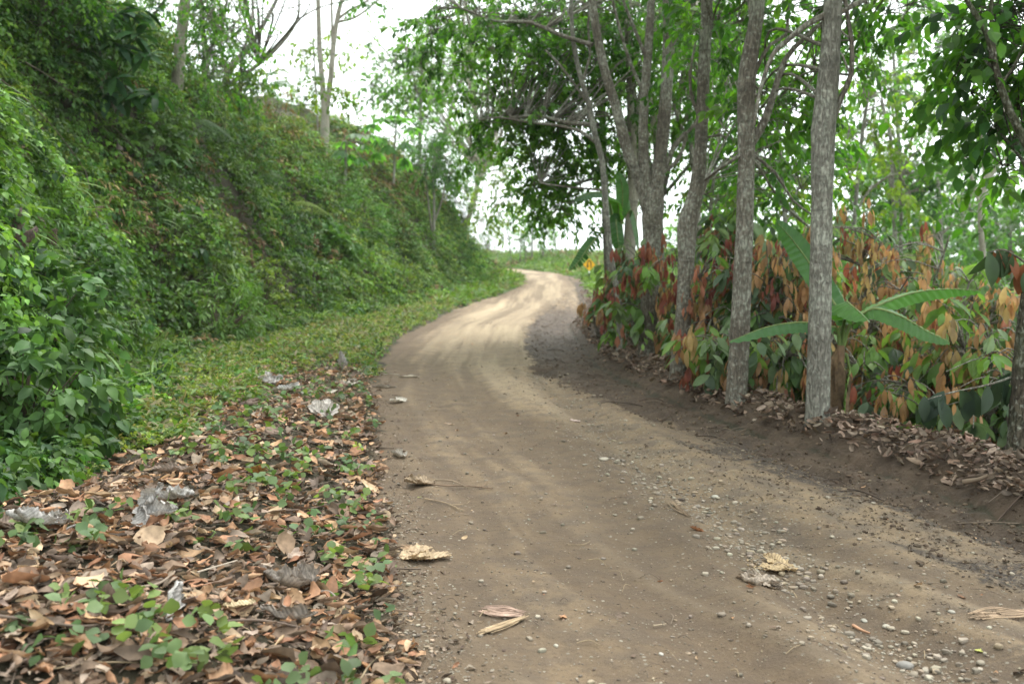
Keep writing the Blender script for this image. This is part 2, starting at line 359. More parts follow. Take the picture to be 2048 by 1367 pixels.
def ground_mat():
    m, t, n = newmat('ground'); out = N(t, 'ShaderNodeOutputMaterial'); b = N(t, 'ShaderNodeBsdfPrincipled')
    geo = N(t, 'ShaderNodeNewGeometry')
    A = N(t, 'ShaderNodeAttribute', attribute_name='mask'); B = N(t, 'ShaderNodeAttribute', attribute_name='wear')
    sa = N(t, 'ShaderNodeSeparateColor'); t.links.new(A.outputs['Color'], sa.inputs[0])
    sb = N(t, 'ShaderNodeSeparateColor'); t.links.new(B.outputs['Color'], sb.inputs[0])
    road, mud, grass = sa.outputs; damp, grav, streak = sb.outputs
    def nz(scale, det=5, rough=.55, vec=None, dist=0.0):
        k = N(t, 'ShaderNodeTexNoise'); k.inputs['Scale'].default_value = scale; k.inputs['Detail'].default_value = det
        k.inputs['Roughness'].default_value = rough; k.inputs['Distortion'].default_value = dist
        t.links.new(vec or geo.outputs['Position'], k.inputs['Vector']); return k.outputs['Fac']
    nb, nm_, nf, nff = nz(.9, 4), nz(5, 6), nz(30, 7, .7), nz(85, 5, .75)
    dirt = mixc(t, ramp(t, nb, [(.35, (0,0,0)), (.65, (1,1,1))]).outputs[0], (.205, .143, .088), (.275, .196, .120))
    dirt = mixc(t, ramp(t, nm_, [(.42, (0,0,0)), (.62, (1,1,1))]).outputs[0], dirt, (.150, .112, .080))
    D_ = N(t, 'ShaderNodeAttribute', attribute_name='dry_sunlit_soil'); dirt = mixc(t, D_.outputs['Fac'], dirt, (.42, .325, .215))  # pale tone holds both dry dirt and painted sunlight
    # soil grit
    dirt = mixc(t, math_(t, 'MULTIPLY', ramp(t, nf, [(.50, (0,0,0)), (.64, (1,1,1))]).outputs[0], .55), dirt, (.11, .080, .056))
    dirt = mixc(t, math_(t, 'MULTIPLY', ramp(t, nff, [(.60, (0,0,0)), (.68, (1,1,1))]).outputs[0], .7), dirt, (.42, .35, .26))
    # pebbles pressed into the soil
    vo = N(t, 'ShaderNodeTexVoronoi'); vo.inputs['Scale'].default_value = 42; t.links.new(geo.outputs['Position'], vo.inputs['Vector'])
    vs = N(t, 'ShaderNodeSeparateColor'); t.links.new(vo.outputs['Color'], vs.inputs[0])
    peb = math_(t, 'MULTIPLY', math_(t, 'LESS_THAN', vo.outputs['Distance'], .34), math_(t, 'GREATER_THAN', vs.outputs[0], math_(t, 'SUBTRACT', .965, math_(t, 'MULTIPLY', grav, .5))))
    pcol = mixc(t, vs.outputs[1], (.15, .12, .09), (.32, .28, .22))
    damped = mixc(t, math_(t, 'MULTIPLY', damp, .7), dirt, (.105, .072, .047))
    c = mixc(t, math_(t, 'MULTIPLY', peb, road), damped, pcol)
    mudc = mixc(t, ramp(t, nm_, [(.4, (0,0,0)), (.65, (1,1,1))]).outputs[0], (.048, .030, .018), (.090, .059, .037))
    mudc = mixc(t, ramp(t, nf, [(.52, (0,0,0)), (.66, (1,1,1))]).outputs[0], mudc, (.10, .069, .048))
    # edge of the mud breaks up with the noise
    def brk(mask, nn, k=1.3): return math_(t, 'SMOOTH_MIN', 1.0, math_(t, 'MAXIMUM', 0.0, math_(t, 'MULTIPLY', math_(t, 'ADD', math_(t, 'SUBTRACT', mask, .5), math_(t, 'MULTIPLY', math_(t, 'SUBTRACT', nn, .5), k)), 4.0)))
    mudm = brk(mud, nm_)
    c = mixc(t, mudm, c, mudc)
    # flung dark clods drawn out along the wheel track
    mp = N(t, 'ShaderNodeMapping'); mp.inputs['Rotation'].default_value = (0, 0, math.radians(-58)); mp.inputs['Scale'].default_value = (9, 17, 1)
    t.links.new(geo.outputs['Position'], mp.inputs[0]); ns = nz(1.0, 6, .6, mp.outputs[0])
    strk = math_(t, 'MULTIPLY', streak, ramp(t, nf, [(.36, (0,0,0)), (.52, (1,1,1))]).outputs[0])
    c = mixc(t, strk, c, (.050, .036, .027))
    soil = mixc(t, nm_, (.018, .016, .008), (.060, .048, .026))
    grassc = mixc(t, nm_, (.045, .075, .018), (.10, .15, .035))
    soil = mixc(t, grass, soil, grassc)
    c = mixc(t, brk(road, nm_, .9), soil, c)
    t.links.new(c, b.inputs['Base Color'])
    rg = math_(t, 'SUBTRACT', .92, math_(t, 'MULTIPLY', math_(t, 'ADD', mudm, streak, True), .18)); t.links.new(rg, b.inputs['Roughness'])
    b.inputs['Specular IOR Level'].default_value = .3
    h = math_(t, 'ADD', math_(t, 'MULTIPLY', nf, .9), math_(t, 'MULTIPLY', nff, .35)); h = math_(t, 'ADD', h, math_(t, 'MULTIPLY', nm_, 1.6))
    h = math_(t, 'ADD', h, math_(t, 'MULTIPLY', peb, .25))
    bp = N(t, 'ShaderNodeBump'); bp.inputs['Strength'].default_value = .85; bp.inputs['Distance'].default_value = .035
    t.links.new(h, bp.inputs['Height']); t.links.new(bp.outputs[0], b.inputs['Normal']); t.links.new(b.outputs[0], out.inputs['Surface'])
    return m

M = dict(
    ground=ground_mat(),
    green=leaf_mat('green_leaf', .55, .36, spec=.3),
    crown=leaf_mat('crown_leaf', .45, .60, warm=(1.3, 1.6, .5)),
    cacao=leaf_mat('cacao_leaf', .5, .42, warm=(1.25, 1.25, .8), vary=.2),
    banana=leaf_mat('banana_leaf', .38, .42, warm=(1.2, 1.5, .5), vary=.12, scale=14),
    dry=leaf_mat('dry_leaf', .75, .12, spec=.2, warm=(1, .9, .7), vary=.3, scale=30),
    bark=bark_mat('grey_bark', (.20, .185, .155), (.28, .265, .225), amount=.6, fiss=.65),
    barkd=bark_mat('brown_bark', (.165, .140, .112), (.25, .225, .185), amount=.6, fiss=.7),
    moss=bark_mat('mossy_bark', (.085, .070, .050), (.13, .115, .085), amount=.6, moss=.7),
    pale=bark_mat('pale_bark', (.30, .27, .215), (.38, .35, .28), amount=.3, fiss=.35),
    twig=simple_mat('twig', (.10, .075, .055), .8, .35, 12),
    stone=simple_mat('stone', (.3, .27, .22), .8, .2, 18, .006, attr=True),
    soil=simple_mat('clod', (.06, .042, .03), .85, .35, 15, .01, attr=True),
    stem=simple_mat('stem', (.1, .08, .05), .8, .3, 12, attr=True),
)

# ------------------------------------------------------------------ ground: one sheet to the horizon
def lines(fine0, fine1, step, grow, lo, hi):
    a = list(np.arange(fine0, fine1, step)); s = step; x = a[-1]
    while x < hi: s *= grow; x += s; a.append(min(x, hi))
    s = step; x = fine0; b = []
    while x > lo: s *= grow; x -= s; b.append(max(x, lo))
    return np.array(b[::-1]+a)
gx = lines(-4.2, 6.0, .032, 1.06, -700, 900)
ys = [2.4]
while ys[-1] < 1000: ys.append(ys[-1] + max(.018, .0075*ys[-1])*(1 if ys[-1] < 110 else 4))
gy = np.concatenate([[-300, -100, -30, -12, -6, -3, -1, 0, .6, 1.1, 1.5, 1.8, 2.1], ys])
X, Y = np.meshgrid(gx, gy, indexing='ij'); Xf, Yf = X.ravel(), Y.ravel()
Z = height(Xf, Yf)
_, dh, dr, oo = base_height(Xf, Yf)
wob = .10*fbm(Xf*2.2, Yf*2.2, oct=3, seed=31)
roadm = sstep(-.22, .22, dr+1.5*wob)
mudm = np.maximum(sstep(-.25, .25, sd(MUD, Xf, Yf)+wob*1.5), np.where(oo > 0, sstep(60, 45, Yf)*.9, 0)*sstep(1.6, .8, oo))
bandR = np.exp(-((dseg(R_edge, Xf, Yf))/.5)**2)*sstep(58, 40, Yf)*(Yf > 20)
mudm = np.maximum(mudm, sstep(.55, .3, dseg(R_edge, Xf, Yf)+wob)*sstep(58, 44, Yf)); mudm = np.clip(np.maximum(mudm, bandR*.8), 0, 1); mudm = np.where(oo > 0, mudm, mudm*(1-.45*sstep(22, 34, Yf))*(1-.35*sstep(.0, .4, tracks(Xf, Yf))*sstep(.9, 1.3, dseg(R_edge, Xf, Yf))))
grassm = sstep(32, 50, Yf)*np.clip(1-roadm*2, 0, 1)*(np.where(dh > 0, .25, 1))*np.where((oo > 0) & (oo < .7) & (Yf < 62), .2, 1) + np.where((dr < 0) & (oo < 0) & (dh < 0) & (Yf > 9), .25, 0)
grassm = np.where((oo > 3) & (Yf < 60), .6, grassm)
damp = np.clip(.75*sstep(.0, -.32, tracks(Xf, Yf)) + .45*np.exp(-(dseg(GRAV, Xf, Yf)/.2)**2) + .9*np.exp(-(dseg(DAMP1, Xf, Yf)/.33)**2) + .5*np.exp(-(dseg(DAMP2, Xf, Yf)/.25)**2) + .95*sstep(.62, .15, dseg(L_edge, Xf, Yf)+1.6*wob)*sstep(34, 24, Yf) + .42*sstep(6.5, 3.8, Yf), 0, 1)
gravm = np.clip(np.exp(-(dseg(GRAV, Xf, Yf)/.30)**2)*sstep(.25, .45, .5+.5*fbm(Xf*1.8, Yf*1.8, seed=40)) + .8*np.exp(-(dseg(GRAV2, Xf, Yf)/.25)**2), 0, 1)
dry_sunlit = sstep(9, 22, Yf)*(.55+.5*fbm(Xf*1.1, Yf*.25, seed=47))*sstep(.3, 1.2, dr)*(1-np.clip(mudm, 0, 1)); dry_sunlit = np.clip(dry_sunlit, 0, 1)  # paler road farther off: dry soil plus sunlight of the bend painted in
e_ = dseg(R_edge, Xf, Yf); trk = tracks(Xf, Yf)
strm = np.clip(1.3*np.exp(-(dseg(STREAK, Xf, Yf)/.62)**2)*sstep(-.02, .28, fbm(e_*5, Yf*.9, oct=3, seed=66)+.35*fbm(Xf*9, Yf*9, oct=2, seed=67)), 0, 1)
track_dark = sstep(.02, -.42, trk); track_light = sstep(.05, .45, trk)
one = np.ones(len(Xf))
g = mk('ground', np.stack([Xf, Yf, Z], 1), grid_faces(len(gx), len(gy))[:, ::-1], M['ground'],
       extra={'mask': np.stack([np.maximum(roadm, np.where((oo > 0) & (oo < 1.2) & (Yf < 60), 1, 0)), mudm, np.clip(grassm, 0, 1), one], 1), 'dry_sunlit_soil': np.stack([np.clip(dry_sunlit+.35*track_light, 0, 1)]*3+[one], 1), 'wear': np.stack([damp, gravm, strm, one], 1)})
tag(g, kind='structure')

def hz(p): return float(height(np.array([p[0]]), np.array([p[1]]))[0])
def hvec(x, y): return height(x, y)
def gnorm(x, y, e=.15):
    h0 = base_height(x, y)[0]; hx = base_height(x+e, y)[0]; hy = base_height(x, y+e)[0]
    return unit(np.stack([-(hx-h0)/e, -(hy-h0)/e, np.ones_like(h0)], -1))

# pale humid air over the valley: one even volume round the whole place
def haze(density):
    V = np.array([[x, y, z] for x in (-710, 910) for y in (-310, 1110) for z in (-82.5, 30)], float)
    m, t, n = newmat('haze'); out = N(t, 'ShaderNodeOutputMaterial'); pv = N(t, 'ShaderNodeVolumePrincipled'); pv.inputs['Color'].default_value = (.97, .985, 1, 1)
    pv.inputs['Density'].default_value = density; pv.inputs['Anisotropy'].default_value = .2; t.links.new(pv.outputs[0], out.inputs['Volume'])
    tag(mk('haze', V, [[0,1,3,2],[4,6,7,5],[0,4,5,1],[2,3,7,6],[0,2,6,4],[1,5,7,3]], m, smooth=False), kind='stuff')
haze(.0003)

# ------------------------------------------------------------------ trees
def limb_path(Y, pts, step=.18):
    """pts: (u, v, width_px[, depth change]) along a limb of a tree standing at depth Y"""
    q = []
    for p in pts:
        yy = Y + (p[3] if len(p) > 3 else 0)
        q.append([*P(p[0], p[1], yy), p[2]*yy/FPX/2])
    return spline(np.array(q), step=step)
def pickcol(n, pal, r, sd_=.12):
    pal = np.array(pal); i = r.integers(0, len(pal), n); c = pal[i]*(1+r.normal(0, sd_, (n, 1))); return np.clip(c*(1+r.normal(0, .018, (n, 3))), .004, .8)
GREEN = [(.055,.135,.022), (.075,.17,.028), (.10,.205,.030), (.045,.11,.025), (.12,.22,.035)]
DKGREEN = [(.028,.075,.020), (.040,.100,.024), (.055,.125,.028), (.07,.15,.03)]
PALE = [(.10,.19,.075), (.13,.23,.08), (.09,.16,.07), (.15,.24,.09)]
YEL = [(.13,.19,.03), (.16,.21,.035), (.10,.16,.03)]
def make_crown(limbs, blobs, mix, leaf, lsize, nleaf, pal, seed, L=.35, twigr=.008, hubs=7):
    r = np.random.default_rng(seed)
    nodes = np.vstack([l[len(l)//3:, :3] for l in limbs]); noder = np.concatenate([l[len(l)//3:, 3] for l in limbs])
    Pn, A, Nn, S, K = [], [], [], [], []
    for b in blobs:
        u, v, Yb, ru, rv, ry, n = b[:7]; pl = b[7] if len(b) > 7 else pal
        c = P(u, v, Yb); R = np.array([ru*Yb/FPX, ry, rv*Yb/FPX])
        n = int(n*2.0); nh = max(2, n//hubs)
        H = unit(r.normal(0, 1, (nh, 3)))*(r.uniform(.2, 1, (nh, 1))**.5)*R*.8 + c
        for h in H:
            dd = np.linalg.norm(nodes-h, axis=1) + np.maximum(0, nodes[:, 2]-h[2])*.8
            k = int(np.argmin(dd)); q = nodes[k]
            mid = q*.45+h*.55 + np.array([0, 0, .12*np.linalg.norm(h-q)]) + r.normal(0, .06, 3)*np.linalg.norm(h-q)
            path = spline([q, mid, h], n=5); r0 = min(noder[k]*.5, twigr*1.2 + .0035*np.linalg.norm(h-q))
            Vt, Ft = tube(path, np.linspace(r0, twigr*.9, len(path)), 5); mix.add(Vt, Ft)
            m = hubs
            cc = h + r.normal(0, 1, (m, 3))*R*(.9/ max(1.5, nh**.33)) ; cc[:, 2] -= .05
            for e in cc:
                mid = (h+e)/2 + np.array([0, 0, .1*np.linalg.norm(e-h)])
                Vt, Ft = tube(np.array([h, mid, e]), np.array([twigr*.8, twigr*.55, twigr*.35]), 4); mix.add(Vt, Ft)
            D = unit(cc-h) + r.normal(0, .35, (m, 3)); D[:, 2] += .1
            p, a, nn, s = sprigs(cc, D, L*r.uniform(.7, 1.3, m), nleaf, lsize, .35, seed=int(r.integers(1e6)))
            cl = pickcol(m, pl, r, .18); col = np.repeat(cl, nleaf, 0)*(1+r.normal(0, .12, (len(p), 1)))
            Pn.append(p); A.append(a); Nn.append(nn); S.append(s); K.append(np.clip(col, .004, .8))
    return place(*leaf, np.vstack(Pn), np.vstack(A), np.vstack(Nn), np.concatenate(S), np.vstack(K))
def tree(name, label, Y, limbs, blobs, mat='bark', leaf=LF_OV, lsize=.13, nleaf=8, pal=GREEN, seed=1, sides=12, group=None, L=.35, twigr=.008, ground=None, crownmat='crown', bumps=.09, hubs=7, parts=None):
    paths = [limb_path(Y, l) for l in limbs]
    b0 = paths[0][0].copy(); gz = hz(b0) if ground is None else ground
    if b0[2] > gz - .1:             # carry the trunk into the soil with a slight root flare
        ext = np.array([b0[0], b0[1], gz-.15, b0[3]*1.6]); md = np.array([b0[0], b0[1], gz+.05, b0[3]*1.22])
        paths[0] = np.vstack([ext, md, paths[0]]) if b0[2] > gz+.1 else np.vstack([ext, paths[0]])
    root = empty(name, (b0[0], b0[1], gz), label, 'tree', group)
    tr = Mix(); br = Mix()
    for i, p in enumerate(paths):
        Vt, Ft = tube(p[:, :3], p[:, 3], sides if p[0, 3] > .03 else 7, bumps, seed+i); (tr if i == 0 else br).add(Vt, Ft)
    tr.build('trunk', M[mat], root)
    if blobs:
        if group == RW: blobs = [b if b[1] < -100 else b[:2]+(b[2]+1.3,)+b[3:6]+(int(b[6]*1.25),)+b[7:] for b in blobs]
        Vc, Fc, Kc = make_crown(paths, blobs, br, leaf, lsize, nleaf, pal, seed, L, twigr, hubs)
        mk('crown', Vc, Fc, M[crownmat], root, col=Kc)
    if br.V: br.build('branches', M['barkd' if mat == 'bark' else mat], root)
    return root, paths

RW = 'row of slender grey trees along the right edge of the road'
# the roadside row, near to far
tree('shade_tree', 'straight grey trunk in front of the banana plant, a bent branch leaving its right side', 8.3,
     [[(1632,884,54),(1637,760,47),(1641,560,44),(1644,400,42),(1647,260,46),(1658,140,40),(1666,0,36),(1672,-200,33),(1676,-420,28),(1680,-640,20),(1690,-900,10)],
      [(1660,262,14),(1682,196,12),(1702,150,10),(1703,80,9),(1690,0,8),(1684,-120,6),(1660,-300,4)],
      [(1652,30,14),(1612,50,12),(1570,85,10),(1545,110,9),(1520,180,8),(1508,250,6)],
      [(1672,30,10),(1720,5,9),(1790,-30,7,.3),(1850,-70,5,.4)],
      [(1674,-300,14),(1560,-480,10),(1420,-560,6,-.6)], [(1676,-420,14),(1850,-560,9),(2000,-640,6,.5)]],
     [(1540,200,9.2,70,60,.5,22),(1620,140,9.6,60,80,.5,22),(1780,-10,8.8,110,50,.6,22),(1735,120,9.4,35,70,.5,7),(1500,-420,8,250,160,1.3,60),(1850,-450,8.6,240,160,1.3,60),(1660,-700,8.4,260,180,1.4,60)],
     'bark', lsize=.118, nleaf=11, seed=11, L=.32, leaf=LF_LE, group=RW)
tree('shade_tree', 'grey trunk with a rounded knot at mid height and a fork high up', 9.5,
     [[(1470,838,44),(1478,700,40),(1486,520,36),(1490,420,34),(1493,300,33),(1492,200,36),(1497,130,34),(1512,40,28),(1520,-40,24),(1530,-250,20),(1535,-500,14)],
      [(1500,292,17),(1530,240,16),(1548,185,13),(1570,120,11),(1610,75,9),(1660,35,8),(1740,-10,6,.4)],
      [(1502,190,8),(1512,140,8),(1540,90,7),(1572,70,7),(1576,30,6),(1590,-30,5)],
      [(1497,140,20),(1508,70,18),(1503,0,16),(1496,-150,12),(1470,-400,7)],
      [(1500,165,6),(1520,180,5),(1530,190,4)], [(1497,300,8),(1450,330,7),(1410,360,5,.5)], [(1500,305,7),(1550,345,6),(1585,400,5),(1625,430,4)]],
     [(1440,60,10.5,80,80,.9,30),(1560,300,11,70,70,.8,22),(1600,360,11.5,60,60,.7,16),(1500,-450,9.6,260,160,1.4,60),(1460,-150,10,160,110,1,44),(1560,30,10.4,70,60,.7,18)],
     'barkd', lsize=.118, nleaf=11, seed=12, L=.32, leaf=LF_LE, group=RW)
tree('shade_tree', 'grey trunk with a dark swollen elbow low down, bending right then rising straight', 11.2,
     [[(1352,795,35),(1358,720,33),(1368,620,32),(1372,520,33),(1374,455,40),(1384,415,34),(1396,360,28),(1402,280,25),(1406,180,24),(1412,60,23),(1415,-60,22),(1420,-300,18),(1430,-600,10)],
      [(1404,240,8),(1385,200,7),(1380,150,6),(1390,90,5)], [(1400,285,7),(1440,270,6),(1500,310,5,.4),(1560,400,5,.6),(1620,455,4,.8)],
      [(1418,-200,12),(1520,-420,8),(1600,-560,5)],[(1418,-250,12),(1300,-450,8),(1200,-560,5)]],
     [(1360,30,12.5,70,80,1,30),(1440,180,13,60,80,1,24),(1330,-330,11.5,260,160,1.5,60),(1530,-380,11.8,220,150,1.4,50),(1450,380,13,50,50,.7,12)],
     'barkd', lsize=.118, nleaf=11, seed=13, L=.32, leaf=LF_LE, group=RW)
tree('shade_tree', 'thick brown and grey trunk dividing low down into three tall limbs', 13.6,
     [[(1292,742,38),(1296,660,36),(1300,560,35),(1304,470,38),(1306,415,42),(1312,370,32),(1320,320,26),(1328,240,25),(1334,160,24),(1338,85,24),(1336,20,20),(1332,-100,17),(1330,-400,10)],
      [(1300,430,28),(1282,370,24),(1258,310,22),(1246,270,22),(1232,215,20),(1212,150,18),(1196,80,17),(1184,0,16),(1170,-150,13),(1140,-400,8)],
      [(1302,420,26),(1291,350,23),(1286,280,20),(1290,180,18),(1298,80,17),(1302,0,15),(1300,-200,12),(1290,-500,7)],
      [(1338,90,20),(1352,50,17),(1378,0,14),(1400,-60,11),(1440,-200,7)],
      [(1328,345,10),(1345,300,10),(1372,265,9),(1395,245,8),(1430,215,6,.5)], [(1330,340,9),(1352,325,8),(1368,290,7),(1375,250,6)],
      [(1290,110,8),(1270,60,7),(1250,10,6),(1225,-60,5)], [(1290,190,7),(1262,130,7),(1240,60,6),(1225,0,5)],
      [(1196,250,9,1),(1130,245,8,1.4),(1080,232,7,1.6),(1020,235,5,1.8)],
      [(1185,90,9,.5),(1120,70,8,.8),(1060,45,7,1),(990,42,5,1.2),(920,15,4,1.5)]],
     [(1290,60,15,110,90,1.3,60),(1240,230,15.5,70,90,1.2,36),(1370,180,15.5,60,90,1.2,34),(1130,60,15,130,80,1.6,70),(1010,70,15,110,60,1.4,50),(900,40,15.5,90,50,1.2,36),(1080,180,15.5,110,80,1.5,64),(1130,280,16,90,60,1.3,32),
      (1040,250,16,60,40,1,20),(850,110,16,60,50,1,18),(1250,-300,14,300,180,2,70),(1000,-250,14.5,240,140,2,50)],
     'barkd', lsize=.118, nleaf=11, seed=14, L=.32, leaf=LF_LE, group=RW)
tree('shade_tree', 'pale trunk with a pinkish stain, standing just left of the three limbed tree', 16.5,
     [[(1238,690,26),(1246,600,25),(1256,520,26),(1262,450,25),(1266,370,22),(1264,290,19),(1262,200,17),(1258,100,16),(1256,0,15),(1250,-200,12),(1240,-420,7)],
      [(1262,300,12),(1275,220,11),(1292,140,10),(1310,60,9),(1330,-20,8)], [(1264,340,10),(1290,280,9),(1330,190,8),(1360,100,7),(1390,20,6)]],
     [(1200,30,18,90,90,1.5,50),(1330,260,18,90,90,1.6,50),(1250,380,19,60,60,1.3,16),(1420,110,18,80,100,1.6,40),(1240,-250,17,220,140,2,50)],
     'pale', lsize=.118, nleaf=11, seed=15, L=.32, leaf=LF_LE, group=RW)
tree('shade_tree', 'thin sinuous stem leaning left at the far end of the roadside row', 14.5,
     [[(1238,700,13),(1238,610,12),(1226,540,12),(1216,470,12),(1210,390,12),(1204,320,12),(1190,270,12),(1178,210,11),(1160,150,10),(1146,80,9),(1142,0,8),(1136,-150,6)],
      [(1192,285,8),(1160,262,7),(1110,250,6,.3),(1060,245,5,.5),(1000,235,4,.7),(960,240,3,.9)], [(1178,210,6),(1150,170,5),(1120,130,5),(1090,100,4)],
      [(1165,160,6),(1180,110,5),(1176,50,5),(1185,-20,4)], [(1205,380,5),(1120,372,4,.4),(1080,365,3,.6)]],
     [(1150,200,15.5,60,60,.9,26),(1080,300,16,70,50,1,34),(1120,360,16.5,70,45,1,24),(1060,390,17,50,35,.8,20),(1150,415,16,40,20,.6,10),(985,215,15.8,50,50,.7,22),(960,300,16,30,26,.5,8)],
     'bark', lsize=.118, nleaf=11, seed=16, L=.32, leaf=LF_LE, group=RW)
tree('shade_tree', 'straight thin grey stem rising beside the sinuous one behind the hairpin sign', 17.5,
     [[(1222,690,14),(1218,600,14),(1214,500,15),(1210,400,15),(1207,300,14),(1204,180,13),(1200,60,12),(1198,-60,11),(1190,-300,7)],
      [(1208,330,9),(1180,240,8),(1158,190,7),(1140,120,6)], [(1204,160,7),(1240,80,6),(1260,20,5)]],
     [(1110,120,19,120,90,1.6,60),(1180,330,19,70,60,1.2,26),(1060,20,19,120,60,1.5,40),(1110,430,20,60,26,1,22),(1180,-220,18,200,140,2,40)],
     'bark', lsize=.118, nleaf=11, seed=17, L=.32, leaf=LF_LE, group=RW)
tree('shade_tree', 'mossy dark trunk cut off by the right edge of the photo', 7.3,
     [[(2036,940,52),(2040,860,48),(2048,740,44),(2062,600,42),(2090,450,38),(2100,330,34),(2105,150,30),(2110,-100,26),(2110,-400,18)],
      [(2096,380,24),(2060,300,18),(2020,225,15),(1992,140,13),(1975,70,12),(1945,20,10),(1918,-30,9),(1880,-120,6)],
      [(1990,135,10),(1986,80,9),(1982,20,8),(1990,-60,6)], [(2000,170,7),(2030,130,6),(2060,60,5)], [(2080,420,10),(2060,350,8),(2030,300,6,.4)]],
     [(1975,60,7.8,80,80,.5,26),(2030,190,8,60,90,.5,26,DKGREEN),(1960,220,8.4,50,60,.5,12),(2040,20,7.6,60,70,.5,20,DKGREEN),(1930,150,8.2,50,50,.4,12),(2040,330,8.6,45,45,.4,14),(2100,-350,7.5,260,200,1.2,60)],
     'moss', lsize=.13, nleaf=7, seed=18)

tree('shade_tree', 'slender many stemmed tree fanning upward behind the three limbed one', 20,
     [[(1325,660,14),(1322,500,13),(1318,400,12),(1310,280,10),(1298,150,9),(1290,0,8),(1280,-150,6)],[(1318,420,10),(1345,300,9),(1362,180,8),(1372,60,7),(1378,-60,6)],[(1316,380,9),(1282,260,8),(1262,120,7),(1255,0,6)],[(1345,300,7),(1385,200,6),(1430,90,5),(1460,0,4)],[(1312,300,7),(1330,200,6),(1336,80,5),(1340,-20,5)],[(1318,400,8),(1370,340,7),(1420,270,6),(1465,200,5)]],
     [(1300,90,21,110,90,1.6,50),(1420,160,21,80,80,1.6,40),(1360,300,21,80,60,1.4,24),(1250,180,21,60,70,1.4,24),(1400,20,21,100,60,1.6,36)], 'bark', lsize=.115, nleaf=10, seed=19, L=.36, leaf=LF_LE, group=RW)
tree('shade_tree', 'pair of slim stems crossing behind the elbow trunk', 17,
     [[(1395,680,12),(1398,520,11),(1394,400,10),(1380,270,9),(1378,150,8),(1390,0,7),(1395,-150,5)],[(1395,420,9),(1430,300,8),(1450,180,7),(1462,60,6),(1470,-60,5)],[(1382,290,6),(1350,220,6),(1340,120,5)]],
     [(1440,80,18,70,80,1.3,34),(1370,60,18,80,60,1.3,30),(1470,330,18,50,40,1,12)], 'barkd', lsize=.10, nleaf=10, seed=20, L=.34, leaf=LF_LE, group=RW)

# trees on the slope below the road, seen between the row
BR = 'trees on the slope behind the cacao'
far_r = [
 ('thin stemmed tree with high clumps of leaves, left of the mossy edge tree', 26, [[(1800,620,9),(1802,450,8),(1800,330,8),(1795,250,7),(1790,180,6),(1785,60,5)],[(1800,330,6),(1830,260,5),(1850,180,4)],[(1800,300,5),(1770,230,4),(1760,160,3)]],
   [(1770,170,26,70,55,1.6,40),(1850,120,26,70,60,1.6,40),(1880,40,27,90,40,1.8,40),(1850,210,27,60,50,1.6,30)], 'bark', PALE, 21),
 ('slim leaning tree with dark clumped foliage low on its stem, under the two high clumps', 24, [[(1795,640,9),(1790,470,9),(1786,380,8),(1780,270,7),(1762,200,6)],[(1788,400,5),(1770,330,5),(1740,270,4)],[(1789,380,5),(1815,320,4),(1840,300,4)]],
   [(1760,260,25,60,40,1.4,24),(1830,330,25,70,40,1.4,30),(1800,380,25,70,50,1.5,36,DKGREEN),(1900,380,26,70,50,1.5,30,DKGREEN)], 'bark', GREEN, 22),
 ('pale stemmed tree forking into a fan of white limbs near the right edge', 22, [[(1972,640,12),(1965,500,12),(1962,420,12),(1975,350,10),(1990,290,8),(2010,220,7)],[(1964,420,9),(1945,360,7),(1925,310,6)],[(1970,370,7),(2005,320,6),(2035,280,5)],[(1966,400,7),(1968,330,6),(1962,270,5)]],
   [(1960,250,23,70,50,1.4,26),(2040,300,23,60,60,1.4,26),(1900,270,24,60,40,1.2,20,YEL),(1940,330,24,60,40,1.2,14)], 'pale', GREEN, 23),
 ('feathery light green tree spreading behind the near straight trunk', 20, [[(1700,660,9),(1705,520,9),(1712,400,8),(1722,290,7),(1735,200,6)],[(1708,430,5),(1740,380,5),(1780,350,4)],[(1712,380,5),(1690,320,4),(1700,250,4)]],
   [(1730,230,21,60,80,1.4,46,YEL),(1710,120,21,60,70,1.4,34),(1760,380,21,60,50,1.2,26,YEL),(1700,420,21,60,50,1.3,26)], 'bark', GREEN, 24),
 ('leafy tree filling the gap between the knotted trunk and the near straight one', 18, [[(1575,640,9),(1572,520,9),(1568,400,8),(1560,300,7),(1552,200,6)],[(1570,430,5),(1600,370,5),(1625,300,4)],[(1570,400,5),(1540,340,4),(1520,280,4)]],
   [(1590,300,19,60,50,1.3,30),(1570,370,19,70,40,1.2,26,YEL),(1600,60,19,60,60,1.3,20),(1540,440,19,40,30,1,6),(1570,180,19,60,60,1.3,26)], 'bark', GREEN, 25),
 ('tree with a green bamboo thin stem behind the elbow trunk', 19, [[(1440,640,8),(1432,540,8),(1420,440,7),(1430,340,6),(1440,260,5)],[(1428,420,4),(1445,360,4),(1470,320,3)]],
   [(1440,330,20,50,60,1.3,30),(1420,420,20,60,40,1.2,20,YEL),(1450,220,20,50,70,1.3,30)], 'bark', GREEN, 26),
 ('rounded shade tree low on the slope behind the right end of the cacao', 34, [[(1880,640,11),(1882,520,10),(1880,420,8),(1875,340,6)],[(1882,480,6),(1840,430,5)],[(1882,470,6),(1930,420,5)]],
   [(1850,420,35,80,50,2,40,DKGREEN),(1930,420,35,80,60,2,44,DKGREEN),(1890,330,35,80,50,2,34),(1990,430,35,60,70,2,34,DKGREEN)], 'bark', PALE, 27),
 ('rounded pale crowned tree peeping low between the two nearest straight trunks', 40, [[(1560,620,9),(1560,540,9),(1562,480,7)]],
   [(1550,485,40,50,25,2,24),(1590,500,40,40,25,2,18)], 'bark', PALE, 28)]
